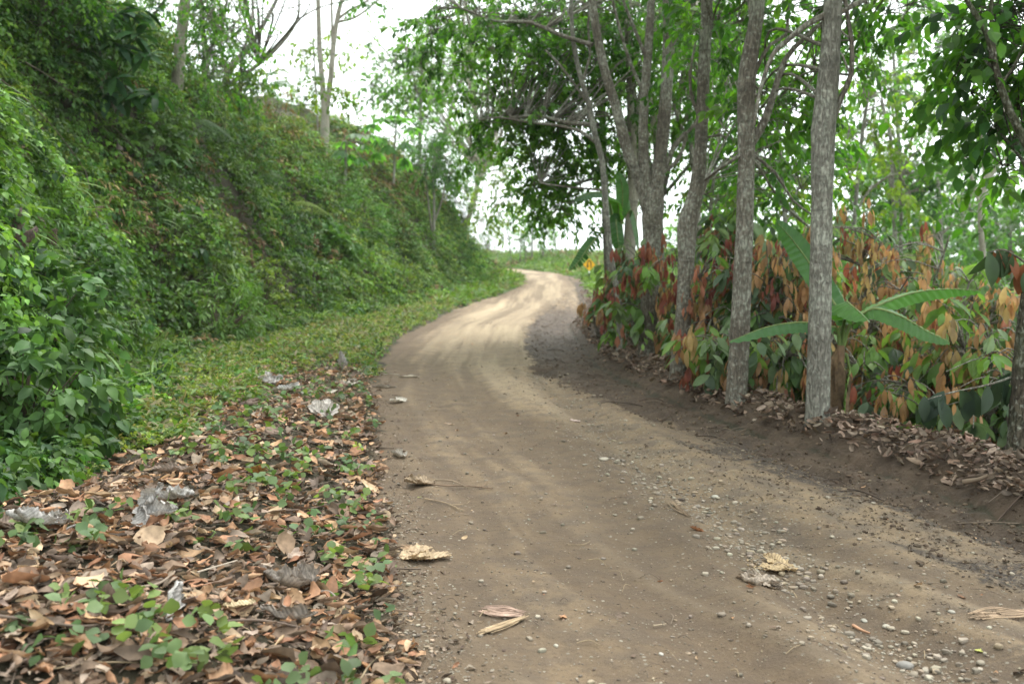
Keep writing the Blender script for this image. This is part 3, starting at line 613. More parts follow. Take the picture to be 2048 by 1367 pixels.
for lab, Yt, limbs, blobs, mt, pal, sdv in far_r:
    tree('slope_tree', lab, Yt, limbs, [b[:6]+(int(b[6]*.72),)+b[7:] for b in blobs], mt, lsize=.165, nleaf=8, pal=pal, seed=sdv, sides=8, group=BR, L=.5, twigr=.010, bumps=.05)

# hazy trees on the far side of the valley slope
FR = 'hazy trees far down the slope at the right'
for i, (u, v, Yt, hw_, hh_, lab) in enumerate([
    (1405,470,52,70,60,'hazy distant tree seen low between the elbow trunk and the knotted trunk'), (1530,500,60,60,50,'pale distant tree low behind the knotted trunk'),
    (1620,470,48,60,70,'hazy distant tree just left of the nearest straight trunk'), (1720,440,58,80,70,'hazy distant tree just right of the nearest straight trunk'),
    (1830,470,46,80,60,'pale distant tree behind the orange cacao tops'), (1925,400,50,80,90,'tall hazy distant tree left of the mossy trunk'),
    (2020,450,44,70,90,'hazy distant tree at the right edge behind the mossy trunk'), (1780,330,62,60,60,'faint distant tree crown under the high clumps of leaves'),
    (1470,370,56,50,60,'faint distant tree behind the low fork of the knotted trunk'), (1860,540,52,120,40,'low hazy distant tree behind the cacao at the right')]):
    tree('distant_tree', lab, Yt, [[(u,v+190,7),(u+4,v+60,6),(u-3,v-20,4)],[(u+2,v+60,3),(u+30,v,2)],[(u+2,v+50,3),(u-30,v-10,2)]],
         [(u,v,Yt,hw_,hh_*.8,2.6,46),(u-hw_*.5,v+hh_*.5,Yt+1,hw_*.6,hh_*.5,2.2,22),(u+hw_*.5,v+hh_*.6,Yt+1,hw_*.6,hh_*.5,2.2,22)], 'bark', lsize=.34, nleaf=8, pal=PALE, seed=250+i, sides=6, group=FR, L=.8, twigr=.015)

# trees on the bank at the left
def on_bank(u, v): return float(hit(u, v)[1])
tree('bank_tree', 'pale straight trunk rising from the upper left bank beside the large leaved shrub', LY1 := on_bank(352,215),
     [[(350,225,25),(356,150,24),(362,80,23),(370,0,21),(378,-120,18),(385,-350,12)],[(378,-120,10),(300,-260,8),(220,-340,5)],[(380,-150,10),(460,-280,8),(540,-340,5)]],
     [(250,-330,18,220,140,2,60),(500,-330,18,220,140,2,60),(390,-450,18,200,120,2,40)], 'pale', lsize=.14, seed=31)
tree('bank_tree', 'crooked low tree with long dark limbs reaching right over the bank', on_bank(440,235),
     [[(436,245,14),(446,190,14),(455,150,15),(476,118,12),(505,85,9),(535,35,8),(562,-20,6),(590,-100,4)],
      [(454,172,9),(495,145,8),(540,110,7),(575,72,6),(596,35,5),(598,-10,4)], [(452,140,7),(440,100,6),(428,60,5),(420,10,4)],
      [(486,105,5),(500,60,5),(505,10,4),(502,-40,3)], [(598,38,4),(640,15,3,.3),(700,0,3,.5)]],
     [(450,60,20,45,50,.8,22),(420,110,20,40,50,.8,24),(500,30,20,40,40,.8,10),(480,90,20.5,30,40,.6,10),(415,20,20,50,50,.9,26)], 'bark', lsize=.10, nleaf=7, seed=32, L=.3)
tree('bank_tree', 'tall pale tree split into two parallel stems near its foot, standing against the sky', on_bank(648,345),
     [[(647,350,20),(649,300,17),(650,250,17),(654,215,11),(662,150,11),(668,80,10),(676,30,9),(690,-30,8),(705,-150,6)],
      [(650,250,14),(646,180,11),(640,110,10),(637,30,9),(635,-60,8),(630,-200,6)], [(674,40,6),(700,20,5),(730,5,4),(760,-20,4)], [(672,45,6),(710,35,5),(745,10,4),(790,-30,3)], [(665,130,5),(664,50,5),(662,-40,4)],
      [(648,215,2),(642,190,2),(625,172,1.5)], [(655,215,2),(680,195,2),(700,188,1.5)]],
     [(700,-180,26,160,90,2,50),(630,-250,26,160,90,2,40),(622,165,24,14,14,.3,4,YEL),(690,190,24,12,12,.3,3,YEL),(730,0,25,30,14,.6,6)], 'pale', lsize=.13, seed=33)
tree('bank_tree', 'slanting pale trunk at the far end of the bank, forking into a Y', on_bank(938,445),
     [[(930,458,12),(945,410,11),(954,370,10),(953,300,8),(950,240,8),(945,170,7),(944,90,6),(948,20,5)],
      [(955,372,8),(966,345,8),(975,335,7),(994,325,6),(1010,316,4)], [(976,335,5),(990,290,5),(1000,240,4),(1006,190,3)], [(966,340,5),(945,310,4),(937,260,4),(933,220,3)]],
     [(1010,300,46,30,20,1.5,14),(960,180,47,60,60,2.5,34),(1000,100,47,60,60,2.5,20),(900,160,47,60,50,2.4,26),(930,70,47,60,60,2.4,20),(1010,390,46,50,50,2.4,34,YEL),(975,440,45,40,30,1.6,16,YEL)], 'pale', lsize=.24, nleaf=7, pal=PALE, seed=34, L=.7, twigr=.014)
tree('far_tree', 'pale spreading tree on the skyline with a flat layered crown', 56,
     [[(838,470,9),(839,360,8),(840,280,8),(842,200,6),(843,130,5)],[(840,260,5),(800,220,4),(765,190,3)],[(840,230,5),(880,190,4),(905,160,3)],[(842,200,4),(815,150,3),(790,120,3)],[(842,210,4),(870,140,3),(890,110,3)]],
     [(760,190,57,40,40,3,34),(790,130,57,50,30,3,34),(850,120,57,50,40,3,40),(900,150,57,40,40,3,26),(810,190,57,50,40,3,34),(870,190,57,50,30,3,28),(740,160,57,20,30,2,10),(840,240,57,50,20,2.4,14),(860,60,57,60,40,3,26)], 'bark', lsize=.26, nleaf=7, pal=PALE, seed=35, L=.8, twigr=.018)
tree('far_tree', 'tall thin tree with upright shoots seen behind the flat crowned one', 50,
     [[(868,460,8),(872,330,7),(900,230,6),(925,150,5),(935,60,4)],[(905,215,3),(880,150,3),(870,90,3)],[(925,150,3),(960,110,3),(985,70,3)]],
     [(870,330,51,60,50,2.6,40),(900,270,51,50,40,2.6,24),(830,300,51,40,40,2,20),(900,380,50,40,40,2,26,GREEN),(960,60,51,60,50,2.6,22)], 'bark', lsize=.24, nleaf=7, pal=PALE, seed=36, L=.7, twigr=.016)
tree('young_tree', 'small three stemmed tree with a dark feathery crown on the far bank', 40,
     [[(868,462,6),(868,400,5),(866,340,4),(872,300,3)],[(864,462,5),(856,400,4),(852,350,3),(850,310,3)],[(870,440,4),(884,400,4),(890,365,3)]],
     [(872,300,40,32,22,1.2,34,DKGREEN),(900,330,40,30,22,1.2,28,DKGREEN),(855,330,40,22,20,1,18,DKGREEN),(880,275,40,26,14,1,16)], 'bark', leaf=LF_NA, lsize=.22, nleaf=14, pal=DKGREEN, seed=37, L=.6, twigr=.010)
tree('far_tree', 'bright leaved sapling poking above the bank skyline left of the two stemmed tree', 34,
     [[(635,250,4),(632,180,4),(628,110,3),(625,70,3)]], [(620,110,34,40,26,1,14),(680,90,34,26,24,1,12),(600,100,34,20,20,.8,6),(560,150,34,30,24,.8,8)], 'bark', lsize=.16, nleaf=6, pal=YEL, seed=38, L=.4)

CT = 'leafy trees crowding the top of the left bank'
tree('crest_tree', 'dark leafy tree filling the very top left corner above the bank', 15.5, [[(60,200,14),(70,100,13),(90,0,11),(110,-150,8)],[(75,60,8),(130,0,7),(190,-40,5)],[(68,110,7),(20,50,6),(-40,0,4)]],
     [(40,20,15.5,90,60,1,60,DKGREEN),(140,-20,16,90,60,1,60),(-60,-40,15,120,100,1,50),(120,-180,15,200,100,1.5,60)], 'moss', lsize=.10, nleaf=9, seed=231, group=CT, leaf=LF_LE)
tree('crest_tree', 'mid green tree behind the large leaved shrub on the bank crest', LY1+3.5, [[(260,170,12),(262,80,11),(256,0,10),(250,-100,8)],[(262,90,7),(300,40,6),(330,0,5)],[(260,100,7),(215,50,6),(190,10,5)]],
     [(300,60,LY1+3.5,70,60,1.2,60),(230,10,LY1+4,80,60,1.4,60),(320,-10,LY1+4,70,50,1.4,50),(320,120,LY1+3,40,50,1,30,YEL)], 'moss', lsize=.12, nleaf=9, seed=232, group=CT, leaf=LF_LE)
tree('crest_tree', 'vine draped tree with drooping growth between the pale trunk and the crooked tree', LY1+5, [[(408,220,12),(410,120,11),(405,40,9),(400,-60,7)],[(409,120,6),(440,60,5),(455,0,4)]],
     [(412,40,LY1+5,40,60,1.2,50),(418,130,LY1+5,30,50,1,40,DKGREEN),(400,190,LY1+5,30,30,.8,20),(430,70,LY1+5,24,60,1,20,[(.13,.09,.05),(.07,.12,.04)]),(395,-40,22,80,60,1.2,30)], 'moss', lsize=.12, nleaf=9, seed=233, group=CT, leaf=LF_LE)
tree('crest_tree', 'bushy light green tree at the crest just right of the pale straight trunk', 27, [[(480,190,8),(482,140,7),(486,95,6)],[(481,150,4),(505,120,4)]],
     [(470,150,27,40,36,1.2,36,YEL),(500,170,27,36,30,1,30),(450,195,26,36,26,1,24)], 'moss', lsize=.14, nleaf=8, seed=234, group=CT, leaf=LF_LE)

# bare trees behind the bend
BT = 'thin nearly bare trees on the skyline beyond the bend'
for i, (u, v0, v1, ww, lean, lab) in enumerate([
    (1022,515,440,3,-14,'dark thin bare tree at the left end of the far group'), (1040,520,425,3,6,'pale straight thin tree second in the far group'),
    (1064,516,420,4,3,'pale thicker stemmed tree in the middle of the far group'), (1086,512,440,4,12,'dark forked tree with fine branches, fourth in the far group'),
    (1112,510,432,3,-8,'pale leaning sapling at the right end of the far group'), (1052,522,470,3,-4,'short dark bush like tree low in the far group')]):
    r = np.random.default_rng(60+i); limbs = [[(u,v0,ww),(u+lean*.3,(v0+v1)/2,ww*.8),(u+lean,v1,ww*.5)]]
    for k in range(6):
        f = r.uniform(.3, .9); vv = v0+(v1-v0)*f; uu = u+lean*f; s = r.choice([-1, 1]); l = r.uniform(8, 20)
        limbs.append([(uu,vv,ww*.5),(uu+s*l*.6,vv-l*.6,ww*.35),(uu+s*l,vv-l*1.5,ww*.2)])
    tree('bare_tree', lab, 96, limbs, [(u+lean, v1+5, 96, 14, 14, 1.5, 8), (u, (v0+v1)/2, 96, 16, 20, 1.5, 6)] , 'bark', lsize=.32, nleaf=5, pal=PALE, seed=70+i, sides=6, group=BT, L=.9, twigr=.022, hubs=3)

# ------------------------------------------------------------------ undergrowth of the left bank
def bank_points(n, r, y0=3.6, y1=74, pw=1.25, dmax=5.2):
    # density falls with distance
    q = r.uniform(0, 1, n); a = 1-pw-.0001; y = (y0**a + q*(y1**a-y0**a))**(1/a)
    d = np.where(r.uniform(0, 1, n) < .8, r.uniform(-.75, 3.5, n), r.uniform(3.5, dmax, n))
    xf = np.interp(y, FOOT[:,1], FOOT[:,0]); x = xf - d
    return x, y, d
def bank_shell(x, y, depth_in=.5, r=None):
    z = base_height(x, y)[0]; nn = gnorm(x, y); nn = unit(nn + np.array([.25, -.1, .25]))
    lump = .42 + .85*fbm(x*.7, y*.7, z*.7, oct=3, seed=50) + .35*fbm(x*.25, y*.25, z*.25, seed=51)
    lump = np.clip(lump, .13, 1.6)*np.clip(.35 + (z-.2)*.9, .12, 1)
    lump = lump*(.55+.45*sstep(6, 12, y))
    off = lump*(1-depth_in*r.uniform(0, 1, len(x))**2)
    return np.stack([x, y, z], 1) + nn*off[:, None], nn, z, lump
def undergrowth(name, label, n, seed, leaf, size, m, pal, L, gate, pw=1.25, y0=3.6, y1=74, droop=.6, kind='stuff', cat='undergrowth', mat='green', down=.35):
    r = np.random.default_rng(seed); x, y, d = bank_points(n, r, pw=pw, y0=y0, y1=y1)
    p, nn, z, lump = bank_shell(x, y, .5, r)
    keep = gate(x, y, z, r); p, nn, y, z = p[keep], nn[keep], y[keep], z[keep]
    D = nn*.7 + r.normal(0, .55, (len(p), 3)) + np.array([0, 0, .25])
    far = 1 + np.clip(y-16, 0, 60)*.016
    q, a, nr, s = sprigs(p, D, L*far*r.uniform(.6, 1.3, len(p)), m, size*far, droop, seed=seed+1, down=down)
    cl = pickcol(len(p), pal, r, .22)*np.clip(1+1.1*fbm(p[:,0]*.8, p[:,1]*.8, p[:,2]*.8, oct=2, seed=seed+5), .5, 1.9)[:, None]; K = np.clip(np.repeat(cl, m, 0)*(1+r.normal(0, .12, (len(q), 1))), .004, .7)
    V, F, K = place(*leaf, q, a, nr, s, K)
    o = mk(name, V, F, M[mat], col=K); tag(o, label, cat, kind=kind); return o
PATCH = lambda x, y, z, s, k=.45: fbm(x*k, y*k, z*k, oct=2, seed=s)
undergrowth('undergrowth', 'dense mid green leafy undergrowth covering the left bank', 33000, 101, LF_OV, .086, 7, [(.075,.155,.03),(.095,.185,.036),(.06,.125,.03),(.125,.21,.04)], .30,
            lambda x, y, z, r: PATCH(x, y, z, 1) > -.5)
undergrowth('broadleaf_undergrowth', 'larger drooping pointed leaves crowding the near foot of the left bank', 3000, 111, LF_OV, .105, 7, [(.042,.10,.032),(.052,.115,.032),(.036,.08,.03),(.075,.14,.038)], .34,
            lambda x, y, z, r: (y < 19) & (z < 3.4), pw=1.6, y1=20, down=.8)
undergrowth('dark_undergrowth', 'dark glossy small leaved growth in patches over the left bank', 13000, 121, LF_SM, .075, 8, DKGREEN, .26,
            lambda x, y, z, r: PATCH(x, y, z, 3) > .0)
undergrowth('light_undergrowth', 'yellow green weeds along the upper and far bank', 17000, 131, LF_SM, .078, 7, YEL+[(.12,.20,.04),(.18,.23,.05)], .28,
            lambda x, y, z, r: (PATCH(x, y, z, 5) + sstep(15, 38, y)*.55 + np.clip(z-3.5, 0, 3)*.12) > .30, pw=1.05, y0=8)
undergrowth('dry_fern_thicket', 'brown withered fern and grass tangled over the upper far bank', 5200, 141, LF_NA, .16, 9, [(.15,.095,.045),(.20,.14,.07),(.11,.065,.035),(.24,.18,.09)], .38,
            lambda x, y, z, r: (PATCH(x, y, z, 7) + sstep(18, 40, y)*.40 + np.clip(z-4, 0, 3)*.10) > .50, pw=1.0, y0=14, mat='dry')
undergrowth('dead_stems', 'brown dead leaves caught in the shade of the left bank', 1500, 151, LF_OV, .07, 5, [(.12,.075,.045),(.16,.11,.07),(.08,.05,.035)], .25,
            lambda x, y, z, r: PATCH(x, y, z, 9, .9) > .25, mat='dry')

undergrowth('crest_growth', 'pale green and tan brush standing up along the skyline of the bank', 5200, 161, LF_NA, .15, 9, PALE+YEL+[(.2,.14,.07)], .62,
            lambda x, y, z, r: (np.interp(y, FOOT[:,1], FOOT[:,0])-x > 2.7) & (y > 13), pw=.9, y0=12, droop=.35)
undergrowth('bank_ground_cover', 'low mixed leaves hugging the soil of the left bank', 15000, 165, LF_SM, .07, 7, [(.05,.10,.028),(.07,.13,.033),(.10,.15,.04)], .2,
            lambda x, y, z, r: x < 99, pw=1.15)
undergrowth('bank_grass', 'long arching grass blades in tufts over the left bank', 2600, 171, leaf_tmpl(6, .045, .3, .7, .5), .40, 7, [(.10,.18,.04),(.13,.20,.05),(.08,.15,.035)], .12,
            lambda x, y, z, r: PATCH(x, y, z, 11, .8) > .12, y0=9, droop=.1, down=.1)
undergrowth('bank_herbs', 'herbs with long lance shaped leaves in clumps on the left bank', 1500, 181, LF_LO, .24, 7, [(.05,.13,.03),(.075,.16,.035),(.04,.10,.03)], .22,
            lambda x, y, z, r: PATCH(x, y, z, 13, .8) > .28, y0=6, droop=.3, down=.5)
undergrowth('bank_ferns', 'feathery ferns growing among the undergrowth of the left bank', 2200, 191, leaf_tmpl(5, .12, .2, .3, .4), .11, 20, [(.08,.16,.05),(.10,.19,.05),(.12,.20,.06)], .50,
            lambda x, y, z, r: PATCH(x, y, z, 15, .6) > .15, y0=5, droop=.7, down=.15)
# low weeds on the verge between the bank and the road
def area_points(poly_fn, n, x0, x1, y0, y1, r, pw=1.3):
    a = 1-pw-.0001; y = (y0**a + r.uniform(0, 1, n)*(y1**a-y0**a))**(1/a); x = r.uniform(x0, x1, n)
    k = poly_fn(x, y); return x[k], y[k]
def low_weeds(name, label, n, seed, gate, leaf, size, m, pal, L, x0, x1, y0, y1, lift=.02, pw=1.3, droop=.4, mat='green', cat='ground cover'):
    r = np.random.default_rng(seed); x, y = area_points(lambda a, b: gate(a, b, r), n, x0, x1, y0, y1, r, pw)
    p = np.stack([x, y, hvec(x, y)+lift*r.uniform(.2, 1.6, len(x))], 1); far = 1+np.clip(y-14, 0, 60)*.015
    D = r.normal(0, .7, (len(p), 3)); D[:, 2] = r.uniform(.3, 1, len(p))
    q, a_, nr, s = sprigs(p, D, L*far, m, size*far, droop, seed=seed+1, down=.05)
    cl = pickcol(len(p), pal, r, .2); K = np.clip(np.repeat(cl, m, 0)*(1+r.normal(0, .12, (len(q), 1))), .004, .7)
    V, F, K = place(*leaf, q, a_, nr, s, K); o = mk(name, V, F, M[mat], col=K); return tag(o, label, cat, kind='stuff')
def verge(x, y, r):
    _, d, dl, o = base_height(x, y); lit = sd(LITTER, x, y)
    edge = dl + .25*fbm(x*1.3, y*1.3, seed=77)
    return (d < .4) & (edge < -.08) & (o < 0) & (fbm(x*1.1, y*1.1, oct=3, seed=79) > -.28-.3*sstep(10, 20, y)) & ((lit < -.05+.35*fbm(x*1.5, y*1.5, seed=78)))
low_weeds('verge_weeds', 'low bright green weeds carpeting the left verge', 46000, 201, verge, LF_SM, .046, 7, [(.15,.22,.04),(.20,.26,.055),(.10,.17,.035),(.24,.28,.06),(.24,.20,.10)], .10, -6, 1.2, 5.5, 66, .05, 1.35)
low_weeds('verge_herbs', 'taller straggling weeds and grass tufts standing in the left verge', 9000, 203, lambda x, y, r: verge(x, y, r) & (fbm(x*.9, y*.9, oct=2, seed=83) > -.05), LF_NA, .13, 7, [(.11,.18,.04),(.15,.20,.05),(.08,.14,.035),(.2,.17,.08)], .22, -6, 1.2, 6, 60, .06, 1.25, .3)
low_weeds('verge_creeper', 'round leaved creeper mixed into the left verge', 5200, 205, verge, LF_RD, .055, 4, [(.07,.15,.035),(.09,.18,.04),(.055,.12,.03)], .10, -6, .8, 5.5, 40, .06, 1.5)
def grassband(x, y, r):
    _, d, dl, o = base_height(x, y)
    return ((dl < -.1) & (d < 0) & (y > 30) & (o < 12)) & ~((o > 0) & (o < .5) & (y < 60))
low_weeds('far_grass', 'bright green grass and weeds on the banks around the far bend', 15000, 211, grassband, LF_NA, .26, 6, [(.11,.20,.035),(.13,.22,.04),(.09,.17,.035),(.16,.22,.06)], .16, -14, 14, 31, 112, .04, 1.0, .2)
low_weeds('far_dry_grass', 'tan dry grass on the mound beyond the bend', 2600, 215, lambda x, y, r: grassband(x, y, r) & (fbm(x*.3, y*.3, seed=81) > .1) & (y > 60), LF_NA, .30, 6, [(.24,.17,.09),(.18,.13,.07)], .16, -14, 10, 60, 110, .05, 1.0, .2, mat='dry')

# creeping plants over the leaf litter
def lit_gate(x, y, r):
    return (sd(LITTER, x, y) > .02) & (fbm(x*1.5, y*1.5, oct=2, seed=85) > .06 - .25*sstep(.9, .2, dseg(L_edge, x, y)))
low_weeds('creeping_plants', 'pale green round leaved creepers growing up through the leaf litter', 1500, 221, lit_gate, LF_RD, .055, 4, [(.10,.15,.06),(.12,.175,.07),(.08,.135,.05),(.14,.19,.06)], .11, -4, .2, 3.0, 13, .07, 1.1)

# right side: small weeds on the berm
def berm_gate(x, y, r): _, d, dl, o = base_height(x, y); return (o > .25) & (o < 1.6)
low_weeds('berm_weeds', 'scattered small weeds on the right berm', 1700, 231, lambda x, y, r: berm_gate(x, y, r) & (fbm(x*1.2, y*1.2, seed=86) > .15), LF_OV, .07, 5, GREEN+YEL, .12, .5, 9, 5, 44, .05, 1.2)

# ------------------------------------------------------------------ leaf litter, gravel and clods
def curled(seed, rows=5, cols=4, width=.55, curl=1.2, bend=.8, crump=.05):
    r = np.random.default_rng(seed); V = []
    for i in range(rows):
        t = i/(rows-1); wd = width*.5*(max(.03, math.sin(math.pi*(.04+.92*t)))**.75)
        ang = bend*(t-.5); yy = math.sin(ang)/bend; zz = (1-math.cos(ang))/bend
        for j in range(cols):
            s = (j/(cols-1)*2-1); th = s*curl*(.6+.8*t)
            V.append((wd*math.sin(th)/max(curl, .1)*1.0, yy+.5*0, zz + wd*(1-math.cos(th))/max(curl, .1) + crump*r.uniform(-1, 1)))
    return np.array(V), grid_faces(rows, cols)
CURLS = [curled(i, 5, 4, w_, c, b, k) for i, (w_, c, b, k) in enumerate([(.55,1.1,.9,.05),(.5,1.8,.5,.06),(.65,.7,1.4,.07),(.45,2.4,.3,.05),(.6,.5,.6,.09),(.7,1.3,-1.2,.06)])]
def scatter_leaves(name, label, n, seed, gate, size, pal, x0, x1, y0, y1, lift, pw=1.2, tilt=.45):
    r = np.random.default_rng(seed); x, y = area_points(lambda a, b: gate(a, b, r), n, x0, x1, y0, y1, r, pw); mix = Mix(); who = r.integers(0, len(CURLS), len(x))
    z = hvec(x, y) + lift*r.uniform(.1, 1, len(x))
    for k, (tv, tf) in enumerate(CURLS):
        i = who == k; m = i.sum(); p = np.stack([x[i], y[i], z[i]], 1); th = r.uniform(0, 2*np.pi, m)
        a = np.stack([np.cos(th), np.sin(th), r.normal(0, tilt*.5, m)], 1); nn = np.stack([r.normal(0, tilt, m), r.normal(0, tilt, m), np.where(r.uniform(0, 1, m) < .7, 1, -1)], 1)
        c = pickcol(m, pal, r, .22); V, F, K = place(tv, tf, p, a, nn, size*np.exp(r.normal(-.12, .38, m)).clip(.4, 1.9), c, r.uniform(.7, 1.2, m)); mix.add(V, F, K)
    o = mix.build(name, M['dry']); return tag(o, label, 'leaf litter', kind='stuff')
TAN = [(.31,.17,.095),(.38,.23,.135),(.25,.13,.075),(.22,.145,.10),(.40,.28,.18)]
BRN = [(.15,.105,.075),(.20,.145,.11),(.12,.082,.06),(.26,.20,.155),(.09,.062,.045)]
def gl(x, y, r):
    s = sd(LITTER, x, y) + .2*fbm(x*2, y*2, seed=90); return (s > 0) | ((s > -.45) & (r.uniform(0, 1, len(x)) < .25)&(base_height(x, y)[2] < .1))
scatter_leaves('leaf_litter', 'brown and tan fallen leaves carpeting the left foreground', 11000, 301, gl, .084, TAN+BRN+TAN, -4.2, .1, 2.9, 14, .055, 1.5)
scatter_leaves('large_litter', 'big ribbed brown leaves scattered through the leaf litter', 260, 303, gl, .11, [(.22,.165,.13),(.28,.21,.16),(.17,.12,.09),(.34,.22,.13)], -4.2, .1, 2.9, 13, .06, 1.4, .5)
scatter_leaves('brown_litter', 'dark crumbled leaf fragments under the fallen leaves at the left', 14000, 305, gl, .045, BRN+BRN+[(.28,.19,.13)], -4.2, .1, 2.9, 15, .035, 1.4)
scatter_leaves('verge_litter', 'scattered dead leaves among the weeds of the left verge', 7000, 309, lambda x, y, r: (base_height(x, y)[2] < 0) & (base_height(x, y)[1] < .3) & (base_height(x, y)[3] < 0), .07, TAN+BRN+[(.42,.36,.3)], -5.5, 0, 8, 40, .07, 1.3)
def gb(x, y, r): _, d, dl, o = base_height(x, y); return (o > .08) & (o < 1.25)
scatter_leaves('berm_litter', 'dark brown dead leaves heaped on the right berm', 60000, 311, gb, .07, BRN+BRN+[(.24,.15,.11),(.30,.21,.16)], .8, 9, 4.5, 40, .09, 1.35, .8)
scatter_leaves('slope_litter', 'fallen leaves on the shaded slope under the cacao', 5000, 313, lambda x, y, r: (base_height(x, y)[3] > 1.2) & (base_height(x, y)[3] < 6), .12, BRN+TAN, 2, 12, 6, 22, .06, 1.1)
def gr(x, y, r): return base_height(x, y)[2] > .1
scatter_leaves('road_debris', 'bits of dry leaf lying on the dirt road', 330, 315, gr, .035, TAN+BRN, -1.5, 4, 3, 26, .01, 1.3)

scatter_leaves('mud_scraps', 'dark shreds of leaf and peat trodden into the right side of the road', 34000, 317, lambda x, y, r: (r.uniform(0, 1, len(x)) < .9*np.exp(-(dseg(STREAK, x, y)/.55)**2)*(tracks(x, y) > -.1)) | ((sd(MUD, x, y) > 0) & (r.uniform(0, 1, len(x)) < .5)), .020, [(.075,.052,.035),(.05,.034,.022),(.12,.085,.055)], 0, 7, 4, 24, .008, 1.5)
scatter_leaves('edge_scraps', 'small dark leaf shreds and grit along the left edge of the road', 16000, 319, lambda x, y, r: r.uniform(0, 1, len(x)) < .8*np.exp(-(dseg(L_edge, x, y)/.22)**2), .024, BRN+[(.05,.038,.028),(.24,.17,.11)], -1.6, .4, 2.9, 14, .010, 1.5)
# pebbles
def cubeball(n=3):
    V = []; F = []
    for ax in range(3):
        for sgn in (-1, 1):
            b0 = len(V)
            for i in range(n):
                for j in range(n):
                    p = [0, 0, 0]; p[ax] = sgn; p[(ax+1) % 3] = (i/(n-1)*2-1)*sgn; p[(ax+2) % 3] = j/(n-1)*2-1; V.append(p)
            F += [[b0+x for x in f] for f in grid_faces(n, n)]
    V = unit(np.array(V, float)); return V, np.array(F)
BALL = cubeball(3)
def pebbles(name, label, n, seed, gate, s0, s1, pal, x0, x1, y0, y1, pw, mat='stone', sink=.25, flat=.55, cat='gravel'):
    r = np.random.default_rng(seed); x, y = area_points(lambda a, b: gate(a, b, r), n, x0, x1, y0, y1, r, pw); n = len(x)
    s = s0*(s1/s0)**(r.uniform(0, 1, n)**2.2); p = np.stack([x, y, hvec(x, y) + s*flat*(1-2*sink)*.5], 1)
    tv, tf = BALL; dirs = unit(r.normal(0, 1, (n, 3))); th = r.uniform(0, 6.28, n)
    sc3 = np.stack([s*r.uniform(.7, 1.3, n), s*r.uniform(.6, 1, n), s*flat*r.uniform(.7, 1.2, n)], 1)[:, None]*.5
    jit = 1+(.45 if mat == 'soil' else .25)*noise(tv[None, :, 0]*1.7+r.uniform(0, 99, (n, 1)), tv[None, :, 1]*1.7, tv[None, :, 2]*1.7+r.uniform(0, 99, (n, 1)))
    L_ = tv[None]*jit[..., None]*sc3; c, s_ = np.cos(th)[:, None], np.sin(th)[:, None]
    V = np.stack([L_[..., 0]*c-L_[..., 1]*s_, L_[..., 0]*s_+L_[..., 1]*c, L_[..., 2]], -1) + p[:, None]
    F = tf[None]+(np.arange(n)*len(tv))[:, None, None]; K = np.repeat(pickcol(n, pal, r, .15), len(tv), 0)
    o = mk(name, V.reshape(-1, 3), F.reshape(-1, 4), M[mat], col=K, smooth=(mat != 'soil')); return tag(o, label, cat, kind='stuff')
STN = [(.24,.20,.155),(.20,.16,.12),(.28,.24,.185),(.16,.13,.10),(.26,.20,.14)]
pebbles('gravel', 'pebbles washed into the rut down the middle right of the road', 32000, 401, lambda x, y, r: r.uniform(0, 1, len(x)) < np.exp(-(dseg(GRAV, x, y)/.27)**2)*(.25+.75*(fbm(x*1.8, y*1.8, seed=40) > -.15)), .007, .048, STN, -.5, 3.6, 2.8, 20, 1.5)
pebbles('grit', 'fine grit and stone chips all over the road', 14000, 403, gr, .004, .014, STN+[(.12,.09,.065)], -1.2, 3.4, 2.9, 12, 1.5)
pebbles('edge_gravel', 'fine grit along the left edge of the road', 6500, 405, lambda x, y, r: r.uniform(0, 1, len(x)) < np.exp(-((dseg(GRAV2, x, y))/.17)**2), .006, .024, STN+[(.12,.1,.08)], -1.2, .3, 2.8, 7.5, 1.4)
pebbles('loose_stones', 'small stones scattered over the whole dirt road', 2200, 409, gr, .007, .04, STN, -1.6, 4.2, 2.9, 30, 1.5)
pebbles('soil_clods', 'dark clods of wet earth thrown along the right side of the road', 30000, 411, lambda x, y, r: (sd(MUD, x, y) > -.05) | (gb(x, y, r)) | (r.uniform(0, 1, len(x)) < .25*np.exp(-(dseg(STREAK, x, y)/.4)**2)), .006, .038, [(.06,.04,.026),(.085,.058,.038),(.12,.084,.056)], .2, 6.5, 4, 34, 1.45, 'soil', flat=.6, cat='clods')
pebbles('dirt_crumbs', 'crumbs of drier brown earth lying on the road', 5200, 413, gr, .006, .022, [(.16,.115,.078),(.10,.074,.054),(.22,.165,.115)], -1.6, 4.5, 2.9, 24, 1.5, 'soil', flat=.5, cat='clods')

# thin twigs in the litter
def twigs(name, label, n, seed, gate, l0, l1, rad, x0, x1, y0, y1, pw=1.3, pal=((.13,.095,.07),(.2,.15,.11),(.28,.21,.13))):
    r = np.random.default_rng(seed); x, y = area_points(lambda a, b: gate(a, b, r), n, x0, x1, y0, y1, r, pw); mix = Mix()
    for i in range(len(x)):
        L_ = r.uniform(l0, l1); th = r.uniform(0, 6.28); d = np.array([math.cos(th), math.sin(th)]); pr = np.array([-d[1], d[0]])*r.normal(0, .12)*L_
        q = np.array([[x[i]-d[0]*L_/2, y[i]-d[1]*L_/2], [x[i]+pr[0], y[i]+pr[1]], [x[i]+d[0]*L_/2, y[i]+d[1]*L_/2]])
        z = height(q[:,0], q[:,1]) + np.array([.01, .02, .008])*r.uniform(.5, 2); V, F = tube(spline(np.column_stack([q, z]), n=3), rad*r.uniform(.5, 1.3), 4)
        mix.add(V, F, pal[r.integers(len(pal))])
    return tag(mix.build(name, M['stem']), label, 'twigs', kind='stuff')
twigs('litter_twigs', 'thin stalks and twigs mixed into the leaf litter', 420, 421, gl, .08, .4, .004, -4.2, .1, 3, 12)
